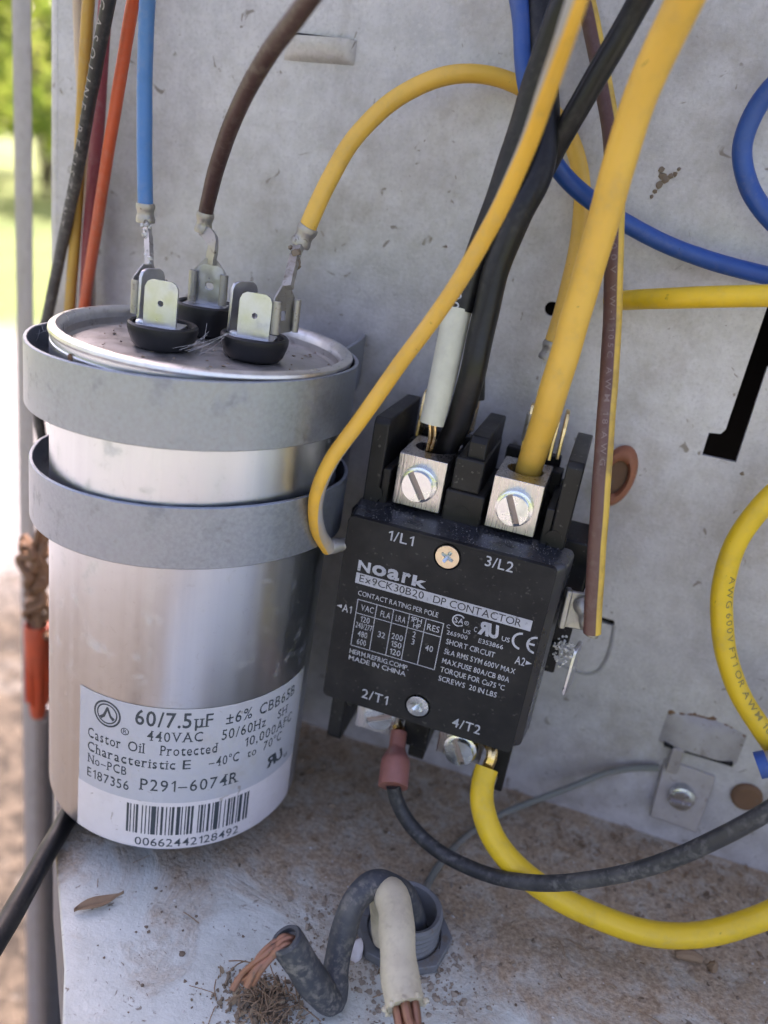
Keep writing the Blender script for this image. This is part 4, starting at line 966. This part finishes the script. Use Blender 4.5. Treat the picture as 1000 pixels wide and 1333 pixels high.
rg = build('grommet', xf(lathe([(3.1, 0), (3.0, 1.8), (3.7, 2.6), (4.8, 2.4), (5.4, 1.2), (5.5, 0)], 32), Matrix.Translation((39, PY, 93.5)) @ Matrix.Rotation(math.radians(8), 4, 'Y') @ Matrix.Diagonal((.82, 1, 1.5, 1)) @ Matrix.Rotation(PI/2, 4, 'X')), m_metal('orange rubber with grime', (.36, .13, .065), .6, None, .9, 0), angle=50)
tag(rg, 'orange-brown oval grommet in the sheet behind the striped brown wire', 'grommet')
build('grommet_core', xf(lathe([(0, 1.0), (3.05, 1.0)], 24), Matrix.Translation((39, PY, 93.5)) @ Matrix.Rotation(math.radians(8), 4, 'Y') @ Matrix.Diagonal((.82, 1, 1.5, 1)) @ Matrix.Rotation(PI/2, 4, 'X')), M['rust'], rg)

# blue crimp sleeve crossing the yellow loop
bs = empty('crimp_sleeve', (92, 0, 42), 'grey and blue crimp sleeve against the yellow wire at the right edge', 'connector')
a = Vector((86.6, -4.6, 41.4)); b = Vector((97, -2, 47.5))
build('blue_collar', tube([a-Vector((.8, 0, .5)), a+Vector((1.2, .2, .8))], 3.1, 20, .5)[0], M['blue'], bs)
build('sleeve', tube([a+Vector((1.0, .1, .6)), a.lerp(b, .5), b], 2.8, 20, .8)[0], M['crimp'], bs)
build('tail', tube([b-Vector((2, 0, 1)), b+Vector((14, 2, 6)), b+Vector((60, 8, 12)), b+Vector((170, 8, 2))], 2.0, 14, 2)[0], M['blue'], bs)

# ================================================================== LEFT SIDE, OUTSIDE THE SHEET
po_ = tag(build('corner_post', plate([(-169.8, 60), (-163.5, 57.6), (-161.2, 58), (-172, 70), (-178, 70)], [], GZ, 620, XY), M['greypost'], bevel=.4), 'blurred grey vertical corner post left of the sheet', 'post')
sp_ = tag(build('side_sheet', plate(rrect(-176, -104, GZ, -84, 2), [], 74.2, 75.4), M['sidegrey'], origin=(-130, 75, -150)), 'dark grey sheet beside the pan at lower left', 'sheet')
oc = empty('wire_connector', (-146, 40, -57), 'orange twist-on wire connector hanging left of the capacitor', 'connector')
build('shell', move(lathe([(0, -1), (2.6, -1), (3.2, 2), (4.0, 20), (4.6, 26), (4.9, 38), (4.6, 40), (4.0, 40), (3.8, 30), (0, 29)], 20), -146, 40, -57), M['orangeplastic'], oc, angle=25)
for k in range(8):
    a_ = 2*PI*k/8
    build('rib', box(-.35, .35, 3.6, 5.0, 8, 36) if False else xf(box(-.4, .4, 3.4, 4.7, 6, 34), Matrix.Translation((-146, 40, -57)) @ Matrix.Rotation(a_, 4, 'Z')), M['orangeplastic'], oc)
rp_ = []
for q in range(5):
    x_, y_, pp = -146+random.uniform(-2, 2), 40+random.uniform(-2, 2), []
    for t_ in range(9): pp.append((x_+random.gauss(0, 2.6), y_+random.gauss(0, 1.6), -20+t_*4.6))
    rp_.append(tube(pp, random.uniform(1.0, 1.9), 8, 1.5)[0])
for q in range(26): rp_.append(move(blob(random.uniform(.8, 2.2), 1, .4), -146+random.gauss(0, 2.8), 40+random.gauss(0, 1.8), random.uniform(-20, 16)))
for q in (-1.6, 1.6): rp_.append(tube([(-146+q, 40, 8), (-143+q, 40, 22), (-134+q, 37, 36+q), (-118, 34, 42+q)], 1.4, 8, 2)[0])
rl = tag(build('wire_splice', merge(*rp_), M['rust'], origin=(-146, 40, -18)), 'rusty dirt-caked wire splice above the orange connector', 'wire')

# ================================================================== DIRT, LEAVES, TWIGS
def crumb_field(name, n, fn, r0, r1, mat, parent=None, label=None, flat=.6):
    parts = []
    for i in range(n):
        x, y = fn(); r = random.uniform(r0, r1)*(random.random()**1.5*.8+.2)
        parts.append(move(blob(r, 1, .5, (1, 1, flat)), x, y, FZ+r*.2))
    o = build(name, merge(*parts), mat, parent); o['kind'] = 'stuff'
    if label: o['label'] = label
    return o
def near_wall():
    while True:
        x = random.uniform(-40, 130); y = PY-1-abs(random.gauss(0, 20))
        if y > -110: return x, y
def front():
    while True:
        x, y = random.uniform(-60, 110), random.uniform(-110, 10)
        if x > -66-(y+52)*.86+4: return x, y
crumb_field('loose_dirt', 1500, near_wall, .2, 1.1, m_plain('tan dirt', (.30, .225, .155), .95), pan)
crumb_field('loose_grit', 700, front, .12, .75, m_plain('grit', (.20, .15, .105), .9), pan)
crumb_field('pale_grit', 260, front, .1, .5, M['web'], pan)
crumb_field('dirt_pile', 900, lambda: (-5+random.gauss(0, 4.6), -69.5+random.gauss(0, 3.2)), .15, .75, m_plain('nest dirt', (.26, .20, .14), .95), pan, flat=1.6)
crumb_field('dirt_pile', 1400, lambda: (X0+random.gauss(0, 12), Y0-4+random.gauss(0, 10)), .15, .9, m_plain('grey dust', (.33, .275, .215), .95), pan)
def flakes(name, n, fn, mats):
    V, F = [], []
    for i in range(n):
        x, y = fn(); a_ = random.uniform(0, 2*PI); L_ = random.uniform(.4, 1.7); W_ = L_*random.uniform(.25, .6); k = len(V)
        z = FZ+random.uniform(.15, .7)
        for u_, v_ in ((-1, 0), (-.3, .9), (.6, .7), (1, -.1), (.2, -.8)):
            p, q = u_*L_, v_*W_; V.append((x+p*math.cos(a_)-q*math.sin(a_), y+p*math.sin(a_)+q*math.cos(a_), z+random.uniform(-.1, .6)))
        F.append((k, k+1, k+2, k+3, k+4))
    o = build(name, (V, F), mats, pan); o['kind'] = 'stuff'
flakes('leaf_flakes', 170, near_wall, M['leafdry'])
flakes('leaf_flakes', 40, front, m_plain('dark leaf flake', (.17, .115, .07), .85))
flakes('leaf_flakes', 60, lambda: (-5+random.gauss(0, 5), -69+random.gauss(0, 4)), m_plain('pale leaf flake', (.40, .31, .20), .85))
fib = []
for i in range(260):
    x, y = (near_wall if i % 2 else front)() if i < 150 else (-4+random.gauss(0, 4), -70+random.gauss(0, 3))
    a_, L_ = random.uniform(0, 2*PI), random.uniform(1.5, 6)
    z = FZ+.3+(random.uniform(0, 1.8) if i >= 150 else 0)
    fib.append(tube([(x, y, z), (x+math.cos(a_)*L_*.5+random.uniform(-.5, .5), y+math.sin(a_)*L_*.5, z+random.uniform(0, .8)), (x+math.cos(a_)*L_, y+math.sin(a_)*L_, z+random.uniform(0, .3))], random.uniform(.06, .16), 5, 1.5)[0])
o = build('plant_fibres', merge(*fib), M['leafdry'], pan); o['kind'] = 'stuff'
# dry leaf scrap in front of the capacitor
V, F = [], []
nL = 12
for i in range(nL+1):
    t = i/nL; wd = 1.9*math.sin(PI*min(1, t*1.1+.02))**.7+.05
    for s_ in (-1, 0, 1):
        V.append((-52.4+7.4*t-s_*wd*.55, -66.6+8.0*t+s_*wd*.6, FZ+.5+(abs(s_)*.8 if s_ else 0)+.9*t*t+.3*math.sin(t*7)))
for i in range(nL):
    for s_ in (0, 1): a_ = i*3+s_; F.append((a_, a_+1, a_+4, a_+3))
lf = build('dry_leaf', (V, F), M['leafdry']); lf.modifiers.new('thick', 'SOLIDIFY').thickness = .0002
tag(lf, 'curled brown leaf scrap lying in front of the capacitor', 'leaf')
tw = tag(build('bark_scrap', merge(tube([(80, -19.2, FZ+1.2), (83, -18.6, FZ+1.8), (86, -18.4, FZ+1.4)], 1.3, 8, .8, rf=lambda t: .6+.5*math.sin(t*3))[0], move(blob(1.3, 2, .35, (.8, .8, 1.3)), 88.6, -19, FZ+1.2)), M['leafdry']), 'small brown bark scrap below the yellow loop', 'bark')
# cobweb strands
wb = []
def strand_(a, b, sag=.6): wb.append(tube([a, [(a[i]+b[i])/2-(sag if i == 2 else 0) for i in range(3)], b], .035, 4, 2)[0])
for i in range(26):
    x, y = CX-R-1+random.uniform(-4, 3), CY-4+random.uniform(-6, 8)
    strand_((x, y, 113+random.uniform(-4, 1)), (x+random.gauss(0, 3), y+random.gauss(0, 3), 112+random.uniform(-5, 2)), random.uniform(-.5, .8))
for i in range(7): strand_((CX+2+random.uniform(-3, 5), CY-14, 115), (CX+9+random.uniform(-6, 3), CY-6, 119+random.uniform(-2, 1)))
o = tag(build('cobweb', merge(*wb), M['web'], origin=(CX-R, CY, 112)), 'wispy cobweb strands at the capacitor rim', 'cobweb', kind='stuff')

# ================================================================== YARD, OUT OF FOCUS
def m_leaf(name, a, b):
    t = NT(name); c = t.mix(t.ramp(t.noise(6, 3), .35, .65), a, b)
    t.set(base=c, rough=.6)
    tr = t.n('ShaderNodeBsdfTranslucent'); t.l(c, tr.inputs[0]); mx = t.n('ShaderNodeMixShader'); mx.inputs[0].default_value = .6
    t.l(t.b.outputs[0], mx.inputs[1]); t.l(tr.outputs[0], mx.inputs[2])
    t.l(mx.outputs[0], t.t.nodes['Material Output'].inputs['Surface']); return t.m
LF = [m_leaf('sunlit leaves', (.24, .32, .05), (.38, .42, .10)), m_leaf('green leaves', (.18, .27, .04), (.30, .36, .08))]
M['bark'] = m_plain('bark', (.14, .10, .07), .9)
def shrub(az, dist, h, wd, mat, label, seed):
    rnd = random.Random(seed)
    x, y = -math.sin(math.radians(az))*dist, math.cos(math.radians(az))*dist
    e_ = empty('shrub', (x, y, GZ), label, 'shrub', 'shrubs across the yard')
    tr = [tube([(x, y, GZ), (x+rnd.uniform(-.1, .1)*wd, y+rnd.uniform(-.1, .1)*wd, GZ+h*.4), (x+rnd.uniform(-.4, .4)*wd, y+rnd.uniform(-.4, .4)*wd, GZ+h*.8)], h*.009, 7, h*.1)[0] for _ in range(5)]
    build('stem', merge(*tr), M['bark'], e_)
    V, F = [], []
    cl = [(rnd.gauss(0, .28), rnd.gauss(0, .28), rnd.uniform(.22, .9)) for _ in range(26)]
    for i in range(2600):
        c_ = rnd.choice(cl); q = Vector((rnd.gauss(0, 1), rnd.gauss(0, 1), rnd.gauss(0, 1))).normalized()*rnd.random()**.4
        p = Vector((x+(c_[0]+q.x*.16)*wd, y+(c_[1]+q.y*.16)*wd, GZ+(c_[2]+q.z*.13)*h))
        a_ = Vector((rnd.gauss(0, 1), rnd.gauss(0, 1), rnd.gauss(0, 1))).normalized()*h*.028; b_ = a_.orthogonal().normalized()*h*.016
        n = len(V); V += [tuple(p-a_), tuple(p+b_), tuple(p+a_), tuple(p-b_)]; F.append((n, n+1, n+2, n+3))
    build('foliage', (V, F), mat, e_)
for i, (az, dist, h, wd, k) in enumerate(((33, 9000, 2600, 2600, 0), (38.5, 7000, 1700, 1800, 1), (44, 10500, 3200, 2600, 0), (52, 8200, 2200, 2400, 1), (28, 13000, 3000, 3000, 0))):
    shrub(az, dist, h, wd, LF[k], ['tall sunlit shrub showing at the top left edge', 'low green shrub in the yard left of the post', 'large pale shrub far left across the yard', 'shrub beyond the left edge of the picture', 'distant shrub behind the sheet edge'][i], 40+i)
rk = m_plain('pale stone', (.52, .50, .47), .85)
STW = ['small', 'round', 'flat', 'chunky', 'whitish', 'grey-flecked']
for i in range(6):
    az = random.uniform(32, 42); dist = random.uniform(520, 1500); r_ = random.uniform(14, 42)
    o = build('stone', move(blob(r_, 2, .1, (1, .8, .6)), -math.sin(math.radians(az))*dist, math.cos(math.radians(az))*dist, GZ+r_*.2), rk)
    tag(o, f'{STW[i]} pale stone on the ground beyond the blurred left edge', 'stone', 'pale stones in the yard')
